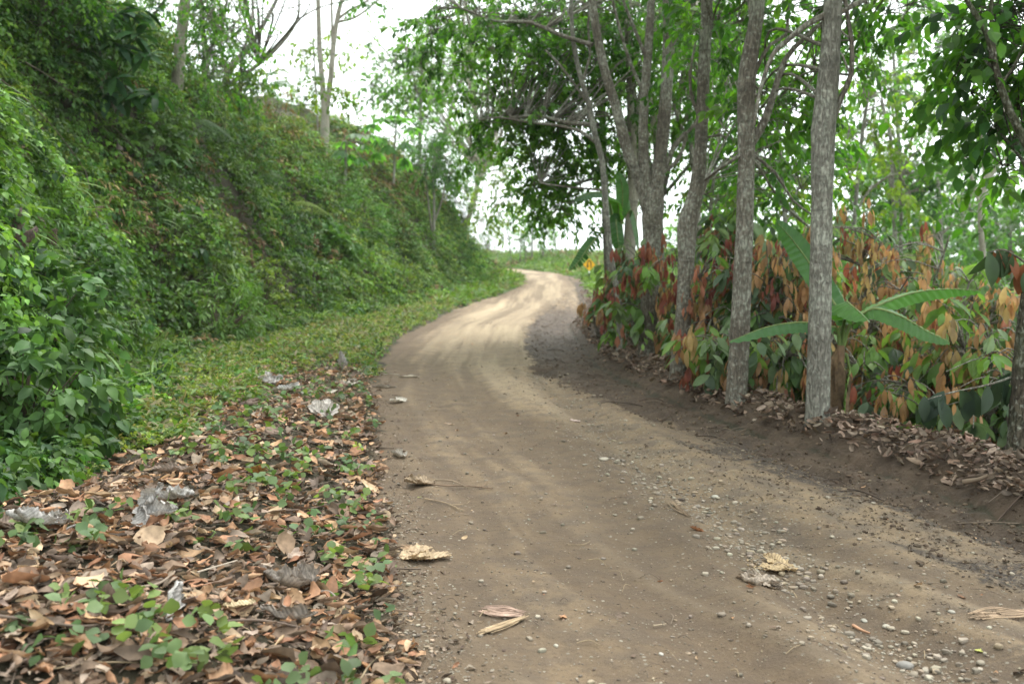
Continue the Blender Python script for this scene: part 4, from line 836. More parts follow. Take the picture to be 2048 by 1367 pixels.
twigs('road_straws', 'fine straws and stalks lying on the dirt road', 260, 423, gr, .03, .16, .0018, -1, 4, 3, 14)
twigs('berm_roots', 'dark roots and sticks on the right berm and mud', 500, 425, lambda x, y, r: gb(x, y, r) | (sd(MUD, x, y) > 0), .06, .35, .004, .4, 7, 4.5, 26, pal=((.05,.034,.025),(.09,.06,.045),(.16,.12,.09)))

# ------------------------------------------------------------------ single withered leaves and fronds lying about
def dry_leaf_mesh(L=.3, W=.16, curl=1.4, bend=.5, crump=.02, pleat=.006, seed=0, rows=16, cols=11, skew=0.):
    r = np.random.default_rng(seed); t = np.linspace(0, 1, rows)[:, None]; s = np.linspace(-1, 1, cols)[None]
    wd = W*.5*np.clip(np.sin(np.pi*(.03+.94*t)), .02, 1)**.7*(1+.38*noise(t*11+seed+(s > 0)*31, s*0+seed)); cl = curl*(.7+.6*t+.3*noise(t*3+seed, s*0))
    th = s*cl; x = wd*np.sin(th)/np.maximum(cl, .2); z = wd*(1-np.cos(th))/np.maximum(cl, .2)
    ang = bend*(t-.5); y = L*np.sin(ang)/bend + 0*s; z = z + L*(1-np.cos(ang))/bend
    z = z + pleat*np.sin((t*L - np.abs(s)*W*.35)*2*np.pi/(L/11)) + crump*fbm(t*5+seed*3, s*2.2+0*t, oct=2, seed=seed); x = x + skew*t*t*L + crump*noise(t*6+seed, s*3+9, seed=seed+3)
    return np.stack([x+0*t, y, z], -1).reshape(-1, 3), grid_faces(rows, cols)
def dry_stripes(L, W, rows, cols):
    t = np.linspace(0, 1, rows)[:, None]; s_ = np.linspace(-1, 1, cols)[None]
    v = .5-.5*np.sin((t*L - np.abs(s_)*W*.35)*2*np.pi/(L/11)); return np.clip(np.maximum(v, (np.abs(s_) < .12)*1.0), 0, 1).ravel()
def rotm(yaw, pitch=0, roll=0):
    c, s = math.cos, math.sin
    Rz = np.array([[c(yaw),-s(yaw),0],[s(yaw),c(yaw),0],[0,0,1]]); Rx = np.array([[1,0,0],[0,c(pitch),-s(pitch)],[0,s(pitch),c(pitch)]]); Ry = np.array([[c(roll),0,s(roll)],[0,1,0],[-s(roll),0,c(roll)]])
    return Rz@Rx@Ry
SILV = (.40,.37,.35); GREY = (.25,.21,.18); TANL = (.36,.26,.16); BRL = (.17,.115,.085); RED = (.26,.12,.06)
def withered(label, u, v, L, W, yaw, col, curl=1.4, bend=.6, roll=0., pitch=0., lobes=1, stalk=0., seed=0, lift=.0, pos=None, crump=.02, name='withered_leaf', splay=.55, group=None):
    if pos is None:
        g0 = GH(u, v); pos = np.array([g0[0], g0[1], hz(g0)])
        if float(sd(LITTER, pos[:1], pos[1:2])[0]) > 0: lift += .045; L *= 1.08; W *= 1.08
        k = hit(u, v) if v < 700 else None
        if k is not None: pos = np.array([k[0], k[1], hz(k)])
    pos = np.asarray(pos, float); root = empty(name, pos, label, 'dry leaf', group)
    bl = Mix(); R0 = rotm(math.radians(yaw), pitch, roll); low = 9
    parts = []
    for i in range(lobes):
        f = 0 if lobes == 1 else (i/(lobes-1)*2-1)
        l2 = L*(1-.3*abs(f)); V, F = dry_leaf_mesh(l2, W, curl, bend, crump*.33, .013*L/ (1+lobes*.1), seed+i*7, 40, 13); st = dry_stripes(l2, W, 40, 13)[:, None]
        if lobes > 1: V = V + np.array([0, l2*.5, 0]); V = V@rotm(-f*splay*math.pi*.5, .15*f*f).T
        V = V@R0.T; parts.append((V, F, st)); low = min(low, V[:, 2].min())
    for V, F, st in parts: V = V + pos + np.array([0, 0, lift - low - .006]); bl.add(V, F, np.array(col)*(1.25-.65*st))
    b = bl.build('blade', M['dry'], root)
    if stalk:
        d = R0@np.array([0, -1.0, 0]); s0 = pos + (0 if lobes > 1 else 1)*d*L*.45 + np.array([0, 0, .03]); e = s0 + d*stalk
        e[2] = hz(e)+.012+lift if lift < .2 else e[2]+stalk*.3; V, F = tube(spline([s0, (s0+e)/2+np.array([.01, .02, .015]), e], n=4), np.linspace(.006, .0035, 9), 6); mk('stalk', V, F, M['stem'], root, col=np.tile(np.array(col)*.8, (len(V), 1)))
    return root
withered('large silvery curled leaf with a pale stalk near the left edge of the litter', 115,1080,.26,.13, 70, SILV, 2.0,1.1,.3,lobes=4,stalk=.16,seed=3,crump=.03)
withered('silver grey torn leaf standing on edge right of the largest silvery one', 285,1062,.20,.10, 250, SILV, 1.7,.9,.9,lobes=3,seed=8,crump=.03)
withered('crumpled grey leaf in the upper middle of the litter', 385,1015,.24,.11, 110, SILV, 1.8,.8,.2,lobes=4,seed=12,crump=.035)
withered('big boat shaped grey brown leaf with raised rims in the lower middle of the litter', 625,1200,.30,.15, 60, GREY, 1.9,1.3,.1,lobes=3,stalk=.14,seed=17,crump=.022,splay=.35)
withered('rolled ribbed leaf lying in front of the big boat shaped one', 580,1258,.24,.10, 75, GREY, 2.2,1.2,-.2,seed=21)
withered('grey and dark curled leaf standing up from the litter below the centre left', 338,1245,.19,.09, 5, SILV, 2.0,.7,1.1,seed=25,pitch=.4,crump=.028)
withered('dry brown leaf shaped like a fan, folded against the left edge', 30,1080,.24,.12, 20, (.24,.18,.145), 1.3,.6,.1,lobes=4,seed=29)
withered('ribbed brown leaf half buried behind the largest silvery one', 60,985,.30,.13, 80, (.22,.165,.135), 1.2,.5,0,lobes=5,seed=33)
withered('long brown ribbed leaf lying across the upper litter', 395,960,.34,.12, 100, (.20,.15,.12), 1.2,.5,0,lobes=2,seed=37,splay=.2)
withered('pale white leaf with upright folded lobes in the upper right of the litter', 650,842,.24,.12, 20, (.46,.41,.37), 1.0,.5,0,lobes=4,seed=41,pitch=.55,crump=.03)
withered('broad ribbed brown leaf just right of the white upright one', 715,845,.34,.15, 95, (.26,.20,.14), 1.0,.5,0,lobes=2,seed=45,splay=.3)
withered('upright grey striped leaf at the top of the litter next to a green leaf', 683,745,.24,.13, 175, (.36,.33,.32), 1.5,.7,0,seed=49,pitch=1.2)
withered('silvery crumpled leaf at the far top of the litter', 545,775,.24,.12, 30, SILV, 1.4,.7,0,lobes=3,seed=53,pitch=.4,crump=.04)
withered('flat silvery crumpled leaf in the far middle of the litter', 600,790,.26,.12, 100, SILV, 1.2,.5,0,lobes=3,seed=57,crump=.04)
withered('small pale leaf near the top right of the litter by the road edge', 708,777,.30,.12, 70, (.42,.37,.32), 1.3,.5,0,lobes=2,seed=61,crump=.04)
withered('pale tan curled leaf at the upper left of the litter', 325,850,.30,.15, 60, (.40,.32,.24), 1.5,.7,0,seed=65,lobes=2,crump=.03)
withered('feathery grey curled leaf beside the pale tan one', 400,840,.36,.13, 120, (.32,.29,.27), 1.7,1.0,0,seed=69,lobes=2,splay=.15)
withered('grey ribbed leaf hanging at the foot of the shrubs on the left', 140,885,.26,.13, 190, SILV, 1.8,1.0,0,seed=73,pitch=1.1)
withered('pale narrow leaf fallen under the shrubs at the foot of the bank', 172,775,.30,.12, 130, (.40,.36,.32), 1.8,.8,0,seed=77,pitch=.3)
withered('large orange brown leaf lying flat in the middle of the litter', 518,965,.15,.08, 190, (.40,.20,.07), .5,.6,0,seed=79,pitch=.5)
withered('broad tan leaf in the lower left of the litter', 212,1272,.17,.075, 85, (.34,.20,.13), .8,.7,0,seed=83)
withered('cream coloured leaf in the lower middle of the litter', 475,1232,.13,.06, 105, (.50,.40,.25), .7,.7,0,seed=85)
withered('small white flat leaf at the lower end of the litter beside the road', 800,1350,.09,.04, 80, (.66,.56,.52), .8,.5,0,seed=87,crump=.006)
withered('grey ribbed curled leaf on the left side of the road', 798,912,.20,.12, 40, (.40,.36,.32), 1.7,.9,0,seed=89)
withered('flat white crumpled leaf on the left side of the road', 808,803,.26,.11, 80, (.50,.45,.39), .8,.3,0,seed=93,lobes=2,crump=.03)
withered('long stalked grey leaf farthest up the left side of the road', 818,754,.28,.12, 262, (.36,.31,.24), .6,.3,0,seed=97,stalk=.32)
withered('dark grey rolled leaf at the grassy road edge just below the long stalked one', 768,776,.30,.12, 85, (.26,.22,.18), 1.5,.4,0,seed=101)
withered('large tan torn leaf lying flat on the right of the road', 1588,1140,.26,.10, 78, (.40,.29,.17), .4,.3,0,seed=105,lobes=4,crump=.05,splay=.42)
withered('grey brown twisted leaf lying just in front of the large tan one', 1562,1178,.28,.11, 62, (.33,.265,.21), .9,.6,.1,seed=109,lobes=3,crump=.07,splay=.25)
withered('flat papery brown leaf rib at the left road edge above the palm sheath', 870,968,.30,.11, 82, (.27,.20,.135), .9,.4,0,seed=113,lobes=2,stalk=.22,crump=.035,splay=.18)
withered('flat torn tan leaf with a curved stalk at the left road edge', 800,1115,.26,.13, 275, (.42,.31,.20), .5,.25,0,seed=117,lobes=3,stalk=.10,crump=.02,splay=.3)
withered('small rust brown leaf upright on the road right of centre', 1393,1060,.085,.05, 80, RED, 1.4,.8,0,seed=121,pitch=.3,crump=.006)
withered('small tan leaf lying in the middle of the road', 898,848,.11,.05, 60, (.46,.33,.24), 1.,.6,0,seed=123,crump=.01)
withered('small white leaf in the gravel on the right half of the road', 1147,841,.13,.06, 80, (.62,.48,.44), .7,.3,0,seed=125,crump=.01)
withered('yellow green fresh leaf lying at the lower right corner of the road', 1972,1299,.085,.028, 88, (.36,.36,.10), .5,.4,0,seed=127,crump=.002,name='fallen_leaf')
withered('thin yellow leaf lying among the gravel at the lower right', 1752,1277,.036,.012, 80, (.55,.48,.10), .5,.4,0,seed=129,crump=.001,name='fallen_leaf')
withered('small yellow green leaf at the left road edge above the curved stalk', 843,994,.06,.03, 70, (.34,.36,.14), .6,.4,0,seed=131,crump=.002,name='fallen_leaf')
withered('bright white piece of leaf under the far shrubs of the bank', 600,673,.40,.2, 60, (.62,.58,.55), 1.2,.6,0,seed=133,crump=.05)
# hanging withered leaves caught in the near shrubs
def hang(label, u, v, L, W, yaw, col, seed, off=.75, **k):
    p = hit(u, v, off); withered(label, u, v, L, W, yaw, col, 2.2, 1.3, 0, pitch=1.35, seed=seed, pos=p-np.array([0, 0, L*.5]), lift=.02, crump=.035, **k)
hang('grey brown withered leaf hanging in the shrubs high on the left bank', 276,355,.36,.16, 160, (.22,.17,.15), 141)
hang('dark curled withered leaf hanging left of the highest hanging one', 180,412,.34,.18, 200, (.20,.14,.12), 143, lobes=2)
hang('withered leaf hanging in the middle of the left bank', 400,430,.46,.2, 120, (.24,.18,.15), 145)
hang('cluster of long dark withered leaves at the left edge of the photo', 18,455,.46,.22, 190, (.15,.11,.095), 147, lobes=4)
hang('brown withered leaf hanging low behind the left edge cluster', 82,460,.40,.22, 150, (.16,.115,.095), 149, lobes=3)
hang('withered grey leaf high up under the large leaved shrub', 235,300,.40,.18, 150, (.26,.21,.19), 151)
hang('brown leaf hanging over a dark hollow in the bank', 500,520,.5,.2, 100, (.17,.11,.08), 153)

# fallen palm sheath, sticks and frayed stalks on the road and in the litter
def stick(name, label, pts, rad, col, forks=(), cat='stick', lift=.012):
    g3 = []; lift += .04 if (cat == 'stick' and pts[0][0] < 740) else 0
    for (u, v) in pts:
        p = GH(u, v); g3.append([p[0], p[1], hz(p)+lift])
    root = empty(name, g3[0], label, cat); V, F = tube(spline(g3, n=5), np.linspace(rad, rad*.6, len(spline(g3, n=5))), 7, .15, 3); mk('stem', V, F, M['stem'], root, col=np.tile(col, (len(V), 1)))
    for f in forks:
        q = [[*GH(u, v), hz(GH(u, v))+lift*1.3] for u, v in f]; V, F = tube(spline(q, n=4), np.linspace(rad*.6, rad*.25, len(spline(q, n=4))), 5, .1, 5); mk('side_twig', V, F, M['stem'], root, col=np.tile(col, (len(V), 1)))
    return root
stick('stalk', 'dry brown stalk with a hooked end beside the papery leaf on the road', [(830,965),(880,973),(940,975),(985,980)], .006, (.18,.12,.08), [[(960,978),(972,970),(974,964)]])
stick('stalk', 'pale forked stalk lying on the left of the road below the papery leaf', [(850,1000),(890,1008),(912,1018),(928,1024)], .004, (.30,.22,.14), [[(905,1013),(930,1012),(940,1006)], [(910,1017),(922,1028)]])
stick('stick', 'brown stick lying across the lower middle of the litter', [(0,1262),(60,1270),(160,1282),(220,1274)], .006, (.15,.11,.085))
stick('stick', 'curved grey stick in the left of the litter under green creepers', [(140,1240),(180,1224),(230,1220),(275,1202),(320,1192),(350,1168)], .007, (.22,.17,.13), [[(205,1222),(190,1208),(185,1195)]])
stick('stick', 'long dark stick under the rolled ribbed leaf', [(400,1275),(500,1266),(560,1272),(610,1283),(640,1290)], .006, (.12,.085,.065))
stick('stick', 'straight dark stick near the top edge of the litter creepers', [(560,1040),(610,1036),(650,1028)], .007, (.12,.08,.06))
stick('stick', 'thin pale stick leaning over the middle of the litter', [(395,1178),(440,1163),(475,1152)], .004, (.36,.30,.24), lift=.03)
stick('stick', 'thin brown stick lying from the litter onto the road edge at the bottom', [(730,1245),(770,1243),(800,1244),(850,1250)], .004, (.18,.12,.08))
stick('stick', 'short orange stick among the lower right gravel', [(1706,1255),(1722,1264),(1740,1271)], .008, (.36,.20,.12))
stick('stick', 'short pale stick on the lower middle of the road', [(1306,1256),(1332,1252)], .0035, (.36,.28,.19))
stick('fallen_branch', 'brown piece of wood half buried in the right berm', [(1925,1000),(1955,990),(1975,982)], .018, (.14,.10,.07), lift=.10)
def sheath(label, u0, v0, u1, v1, n, wid, col, seed):
    r = np.random.default_rng(seed); a = GH(u0, v0); b = GH(u1, v1); root = empty('frayed_sheath', (a[0], a[1], hz(a)), label, 'dry leaf sheath'); mx = Mix()
    d = b-a; pr = np.array([-d[1], d[0]])/np.linalg.norm(d)
    for i in range(n):
        o = r.uniform(-1, 1)*wid; t0, t1 = r.uniform(0, .2), r.uniform(.75, 1.05)
        q = [[*(a+d*t+pr*(o*(.5+.8*math.sin(math.pi*min(1, t*1.1)))+r.normal(0, .004))), 0] for t in (t0, (t0+t1)/2, t1)]
        for k in q: k[2] = hz(k)+.008+.008*r.uniform()
        V, F = tube(spline(q, n=4), .0022, 4); mx.add(V, F, np.array(col)*r.uniform(.7, 1.25))
    mx.build('fibres', M['stem'], root); return root
sheath('frayed tan fibrous strip lying on the lower middle left of the road', 955,1272,1052,1238, 34, .022, (.36,.26,.16), 1)
sheath('loose pale fibre tuft just behind the fibrous strip', 960,1222,1045,1232, 26, .05, (.38,.26,.20), 2)
sheath('tuft of straw coloured fibres at the lower right of the road', 1935,1240,2070,1225, 22, .04, (.34,.24,.16), 3)
sheath('thin dry fibres lying where the litter meets the road', 800,1095,868,1112, 22, .03, (.36,.24,.15), 4)
sheath('brown fibres lying on the road left of the gravel', 1340,1005,1378,1035, 20, .03, (.24,.17,.11), 5)
# bigger single stones
def stone(label, u, v, s, col, seed, flat=.5):
    tv, tf = cubeball(7); r = np.random.default_rng(seed); p = GH(u, v); z = hz(p)
    V = tv*(1+.16*fbm(tv[:,0]*1.6+seed, tv[:,1]*1.6, tv[:,2]*1.6, oct=3, seed=seed))[:, None]*np.array([s, s*.75, s*flat])*.5
    V = V@rotm(r.uniform(0, 6)).T + np.array([p[0], p[1], z+s*flat*.18]); o = mk('stone', V, tf, M['stone'], origin=(p[0], p[1], z), col=np.tile(np.array(col)*.72, (len(V), 1))); tag(o, label, 'stone')
stone('round flat grey stone, largest of the lower right gravel', 1810,1333,.068,(.30,.275,.25),1)
stone('pale tan stone left of the orange stick in the gravel', 1736,1292,.034,(.34,.28,.22),2)
stone('cream stone behind the orange stick in the gravel', 1772,1253,.038,(.46,.41,.33),3)
stone('oval light stone on the bare dirt right of the gravel', 1903,1224,.032,(.42,.38,.32),4)
stone('pale stone at the upper left end of the lower gravel', 1728,1242,.034,(.40,.37,.31),5)
stone('white grey stone at the upper gravel edge beside the hollow', 1430,994,.046,(.50,.46,.38),6)
stone('flat pale stone in the mid road gravel', 1208,919,.085,(.44,.38,.30),7,.35)
stone('small white stone near the bottom centre of the road', 1322,1308,.024,(.52,.48,.42),8)
stone('pale stone near the bottom centre left of the road', 1112,1291,.024,(.46,.42,.34),9)
stone('tan stone at the bottom edge below the white leaf', 895,1362,.036,(.40,.34,.26),10)

# ------------------------------------------------------------------ cacao bushes
def cacao(label, u, vtop, Y, hw, n, fr, seed, red=.5, zlow=None, size=.22, nst=4, vbot=None):
    """fr: share of bronze flush leaves; red: how red they are"""
    r = np.random.default_rng(seed); top = P(u, vtop, Y); x0, y0 = top[0], Y; gz = hz((x0, y0)); root = empty('cacao_bush', (x0, y0, gz), label, 'bush', 'cacao bushes behind the roadside trees')
    lo = gz+.35 if zlow is None else zlow; cz = (top[2]+lo)/2; rz = (top[2]-lo)/2
    mx = Mix(); stems = []
    for i in range(nst):
        th = r.uniform(0, 6.28); e = np.array([x0+math.cos(th)*hw*r.uniform(.3, .8), y0+math.sin(th)*hw*r.uniform(.3, .8), top[2]-r.uniform(.1, rz)])
        pth = spline([[x0+r.normal(0, .06), y0+r.normal(0, .06), gz-.1], [(x0*.6+e[0]*.4)+r.normal(0, .1), (y0*.6+e[1]*.4), gz+(e[2]-gz)*.5], e], n=7)
        V, F = tube(pth, np.linspace(.035, .010, len(pth)), 7, .1, seed+i); mx.add(V, F); stems.append(pth)
    nodes = np.vstack([s[3:] for s in stems])
    hub = unit(r.normal(0, 1, (max(6, n//9), 3)))*(r.uniform(.1, 1, (max(6, n//9), 1))**.4)*np.array([hw*1.15, hw*.9, rz*1.0])
    hub[:, 2] += rz*.22*r.normal(0, 1, len(hub)); n = int(n*.9)
    c = hub[r.integers(0, len(hub), n)] + r.normal(0, .17, (n, 3)) + np.array([x0, y0, cz]); c = c[c[:, 2] < top[2]+.12]
    for e in c:
        q = nodes[np.argmin(np.linalg.norm(nodes-e, axis=1))]; mid = (q+e)/2+np.array([0, 0, .10]); V, F = tube(spline([q, mid, e], n=3), np.linspace(.008, .004, 7), 4); mx.add(V, F)
    # leaves hang in bunches
    n = len(c); m = 9; fl = r.uniform(0, 1, n) < fr
    th = r.uniform(0, 6.28, (n, m)); sp = np.where(fl, .42, 1.25)[:, None]*r.uniform(.5, 1.3, (n, m))
    a = np.stack([np.cos(th)*sp, np.sin(th)*sp, -np.ones((n, m))+np.where(fl, 0, .35)[:, None]*r.uniform(0, 1, (n, m))], -1)
    p = c[:, None] + np.stack([np.cos(th)*.04, np.sin(th)*.04, r.uniform(-.14, .08, (n, m))], -1)
    nn = np.stack([np.cos(th), np.sin(th), np.full((n, m), .4)], -1) + r.normal(0, .35, (n, m, 3))
    s = size*np.where(fl, .78, 1.0)[:, None]*r.uniform(.55, 1.2, (n, m))*r.uniform(.6, 1.15, (n, 1))
    bronze = np.array([(.38,.21,.11),(.44,.26,.15),(.32,.18,.09),(.36,.25,.12),(.30,.22,.09)]); reds = np.array([(.27,.085,.06),(.20,.06,.05),(.34,.14,.09)]); grn = np.array([(.07,.14,.035),(.11,.21,.04),(.15,.25,.05),(.17,.24,.12),(.09,.14,.075)])
    isr = r.uniform(0, 1, n) < red
    base = np.where(fl[:, None], np.where(isr[:, None], reds[r.integers(0, 3, n)], bronze[r.integers(0, 4, n)]), grn[r.integers(0, 5, n)])
    K = np.clip(base[:, None]*(1+r.normal(0, .16, (n, m, 1))), .01, .6)
    V, F, K = place(*LF_CA, p.reshape(-1, 3), a.reshape(-1, 3), nn.reshape(-1, 3), s.ravel(), K.reshape(-1, 3), np.where(np.repeat(fl, m), .95, 1.15))
    mx.build('stems', M['barkd'], root); mk('foliage', V, F, M['cacao'], root, col=K); return root
for a in [
 ('low cacao bush with pinkish new leaves at the far end, beside the hairpin sign', 1220,545,17,.45,60,.55,501,.55),
 ('cacao bush with hanging red leaves around the pale stained trunk', 1268,520,15.2,.6,90,.5,502,.6),
 ('dark cacao bush with red tips between the three limbed tree and the elbow trunk', 1345,480,13.5,.7,130,.5,503,.75),
 ('tall cacao bush with bright red flush leaves between the elbow and the knotted trunks', 1432,430,12.4,.75,180,.5,504,.8),
 ('cacao bush of red and olive leaves behind the knotted trunk', 1500,500,11.0,.75,170,.5,505,.55),
 ('cacao bush with tan orange leaves between the two nearest straight trunks', 1575,475,11.0,.85,210,.68,506,.12),
 ('cacao bush with dark red tops behind the nearest straight trunk', 1690,460,12.6,1.0,200,.5,507,.75),
 ('tall cacao bush with orange leaves standing above the banana leaves', 1815,425,12.4,1.05,230,.62,508,.15),
 ('pale orange cacao bush at the right behind the banana leaf tip', 1935,520,11.4,1.05,230,.7,509,.08),
 ('cacao bush of mixed green and orange leaves below the right banana leaves', 1800,690,10.2,1.0,190,.5,510,.2),
 ('orange leaved cacao bush beside the mossy trunk', 1985,600,9.6,.85,190,.68,511,.1),
 ('low dark cacao bush between the berm and the elbow trunk', 1430,650,11.9,.5,70,.35,512,.5),
 ('full orange and green cacao bush just left of the mossy trunk', 1900,540,10.4,.95,210,.6,516,.15),
 ('tan leaved cacao bush low in the far right corner behind the dark leaved branch', 2010,650,8.8,.6,120,.6,517,.1),
 ('low cacao bush with drooping olive leaves behind the foot of the knotted trunk', 1530,680,10.2,.75,120,.5,513,.2),
 ('shaded green cacao bush behind the banana stem', 1700,640,10.6,.8,130,.4,514,.3),
 ('low cacao bush with green leaves at the foot of the mossy trunk', 1930,760,9.0,.8,110,.45,515,.15)]:
    cacao(*a)
for i, (u, v, Y_, lab) in enumerate([(1490,560,17,'hazy green cacao bush in the back row behind the knotted trunk'), (1640,520,17,'hazy green cacao bush in the back row behind the nearest straight trunk'), (1780,520,17,'green cacao bush in the back row behind the banana leaves'), (1920,520,16,'green cacao bush in the back row at the right'), (1360,560,18,'green cacao bush in the back row behind the three limbed tree'),(2060,540,15,'green cacao bush in the back row cut by the right edge')]):
    cacao(lab, u, v, Y_, 1.5, 170, .35, 530+i, .2, size=.26)
# branch with large dark leaves reaching in from the right
def big_leaf_branch(name, label, cat, pts, Y, leaves, leaf, size, pal, seed, matn='cacao', rad=.012, mode='hang'):
    r = np.random.default_rng(seed); q = np.array([P(u, v, Y+d) for u, v, d in pts]); path = spline(q, n=8); root = empty(name, q[0], label, cat)
    V, F = tube(path, np.linspace(rad, rad*.35, len(path)), 6, .08, seed); mk('stem', V, F, M['barkd'], root, col=np.ones((len(V), 3)))
    i = np.sort(r.integers(len(path)//4, len(path), leaves)); p = path[i]+r.normal(0, .015, (leaves, 3))
    if mode == 'hang': a = np.stack([r.normal(0, .35, leaves), r.normal(0, .3, leaves), -np.ones(leaves)], 1); nn = np.stack([r.normal(.1, .5, leaves), -np.ones(leaves), r.normal(.3, .3, leaves)], 1)
    else:
        T = unit(np.gradient(path, axis=0))[i]; a = unit(r.normal(0, 1, (leaves, 3)))+T*.5+np.array([0, 0, .15]); nn = np.tile([0, -.2, 1.0], (leaves, 1))+r.normal(0, .3, (leaves, 3))
    V, F, K = place(*leaf, p, a, nn, size*r.uniform(.75, 1.2, leaves), pickcol(leaves, pal, r)); mk('foliage', V, F, M[matn], root, col=K); return root
LF_BIG = leaf_tmpl(8, .42, .25, .25, .5, .01)
big_leaf_branch('cacao_branch', 'branch of large dark green leaves hanging in front of the mossy trunk', 'branch', [(2110,690,0),(2060,735,0),(1990,765,-.1),(1900,785,-.2),(1850,800,-.2)], 7.4, 20, LF_BIG, .24, [(.032,.055,.03),(.04,.07,.035),(.028,.05,.03)], 541)
big_leaf_branch('cacao_branch', 'branch of broad green leaves at the right edge above the banana leaf tip', 'branch', [(2120,560,0),(2060,530,0),(2010,500,0),(1975,505,0)], 7.2, 15, LF_BIG, .23, [(.04,.075,.03),(.05,.09,.03),(.25,.09,.04)], 543)

# ------------------------------------------------------------------ banana plants
def banana_leaf(root, pts, Y, wpx, col, seed, torn=.25, fold=.3, twist=None):
    """pts: (u, v, depth change) along the midrib"""
    r = np.random.default_rng(seed); path = spline(np.array([P(u, v, Y+d) for u, v, d in pts]), n=14); n = len(path)
    T = unit(np.gradient(path, axis=0)); up = np.array([0, -.15, 1.0]) if twist is None else np.array(twist, float)
    S = unit(np.cross(T, up)); Nn = np.cross(S, T); t = np.linspace(0, 1, n)
    wd = wpx*Y/FPX*.5*np.clip(np.sin(np.pi*np.clip(.10+.9*t, 0, 1)), .03, 1)**.5
    mx = Mix(); cols = 6
    for sgn in (-1, 1):
        i = 0
        while i < n-1:
            k = min(n-1, i + (n if r.uniform() > torn*4 else r.integers(2, 7))); ii = np.arange(i, k+1); dr = r.uniform(.1, .55)*fold*2 if k-i < n-2 else fold
            rows = []
            for j in range(cols):
                f = j/(cols-1)*wd[ii]; gap = (.04*np.linspace(1, -1, len(ii))*(j/(cols-1))) if k-i < n-2 else 0
                rows.append(path[ii]+S[ii]*(sgn*f*math.cos(dr))[:, None]+Nn[ii]*(-(f*math.sin(dr)) - .25*f*f/np.maximum(wd[ii], .01)*fold + .006*np.sin(ii*1.9+seed))[:, None] + T[ii]*(np.asarray(gap)*.35+.25*f)[:, None])
            V = np.stack(rows, 1).reshape(-1, 3); mx.add(V, grid_faces(len(ii), cols), np.array(col)*r.uniform(.9, 1.1)); i = k
    lf = mx.build('leaf', M['banana'], root)
    V, F = tube(path, np.linspace(.013, .003, n), 6); rb = mk('midrib', V, F, M['stem'], root, col=np.tile((.16,.21,.07), (len(V), 1)))
    rb.parent = lf; return lf
def banana(label, u, v0, v1, Y, leaves, wpx, stemcol=(.16,.10,.06)):
    b = P(u, v0, Y); gz = hz(b); root = empty('banana_plant', (b[0], b[1], gz), label, 'banana plant'); top = P(u+4, v1, Y)
    pth = spline(np.array([[b[0], b[1], gz-.1], [b[0]-.02, b[1], (gz+top[2])/2], top]), n=12); r0 = wpx*Y/FPX/2
    V, F = tube(pth, np.linspace(r0*1.25, r0*.55, len(pth)), 14, .22, 5); mk('stem', V, F, M['stem'], root, col=np.clip(np.tile(stemcol, (len(V), 1))*(1+.5*fbm(V[:,0]*30, V[:,1]*30, V[:,2]*3, seed=3))[:, None], .01, 1))
    rr = np.random.default_rng(len(label)); dm = Mix()
    for k in range(16):            # shreds of dead leaf sheath
        th = rr.uniform(0, 6.28); zt = rr.uniform(.35, 1); q0 = pth[int(zt*(len(pth)-1))]; o = np.array([math.cos(th), math.sin(th), 0])
        V, F, K = place(*leaf_tmpl(7, .16, .5, .3, .3, .03, k), (q0+o*r0*.9)[None], (o*.22+np.array([0, 0, -1.]))[None], o[None], np.array([rr.uniform(.25, .6)]), np.array([(.15,.10,.06)])*rr.uniform(.6, 1.6)); dm.add(V, F, K)
    dm.build('dead_leaves', M['dry'], root)
    for k, (pts, w_, c, tn, fo, tw) in enumerate(leaves):
        s = spline([top-np.array([0, 0, .12]), (top+P(pts[0][0], pts[0][1], Y+pts[0][2]))/2+np.array([0, 0, .03]), P(pts[0][0], pts[0][1], Y+pts[0][2])], n=5)
        V, F = tube(s, np.linspace(.022, .012, len(s)), 7); mk('leaf_stalk', V, F, M['stem'], root, col=np.tile((.12,.17,.05), (len(V), 1)))
        banana_leaf(root, pts, Y, w_, c, 600+k, tn, fo, tw)
    return root
BG = (.085,.20,.045)
banana('young banana plant with broad arching leaves behind the nearest straight trunk', 1678,868,690,8.9,
    [([(1690,640,0),(1655,585,.2),(1618,525,.3),(1585,480,.3),(1553,443,.2)],54,(.075,.17,.06),.06,.12,(0,-1,.25)),
     ([(1672,655,0),(1640,648,.1),(1590,645,.1),(1530,655,0),(1460,682,-.2)],44,(.10,.21,.08),.12,.7,None),
     ([(1712,632,0),(1770,605,.2),(1830,585,.3),(1900,578,.3),(1962,582,.2)],46,(.09,.24,.03),.10,.45,(0,-.5,1)),
     ([(1705,650,0),(1745,618,-.2),(1800,632,-.3),(1850,660,-.3),(1900,684,-.3)],50,BG,.14,.5,(0,-.6,1)),
     ([(1690,640,0),(1690,605,-.2),(1705,612,-.5),(1735,640,-.7)],70,BG,.04,.6,(0,-.4,1)),
     ([(1700,740,0),(1692,780,-.1),(1690,830,-.1),(1712,872,-.1)],26,(.10,.24,.03),.0,.2,(1,0,.1)),
     ([(1690,650,0),(1672,600,.3),(1660,570,.5),(1640,545,.7)],46,(.08,.2,.04),.03,.4,(0,-.6,1))],30)
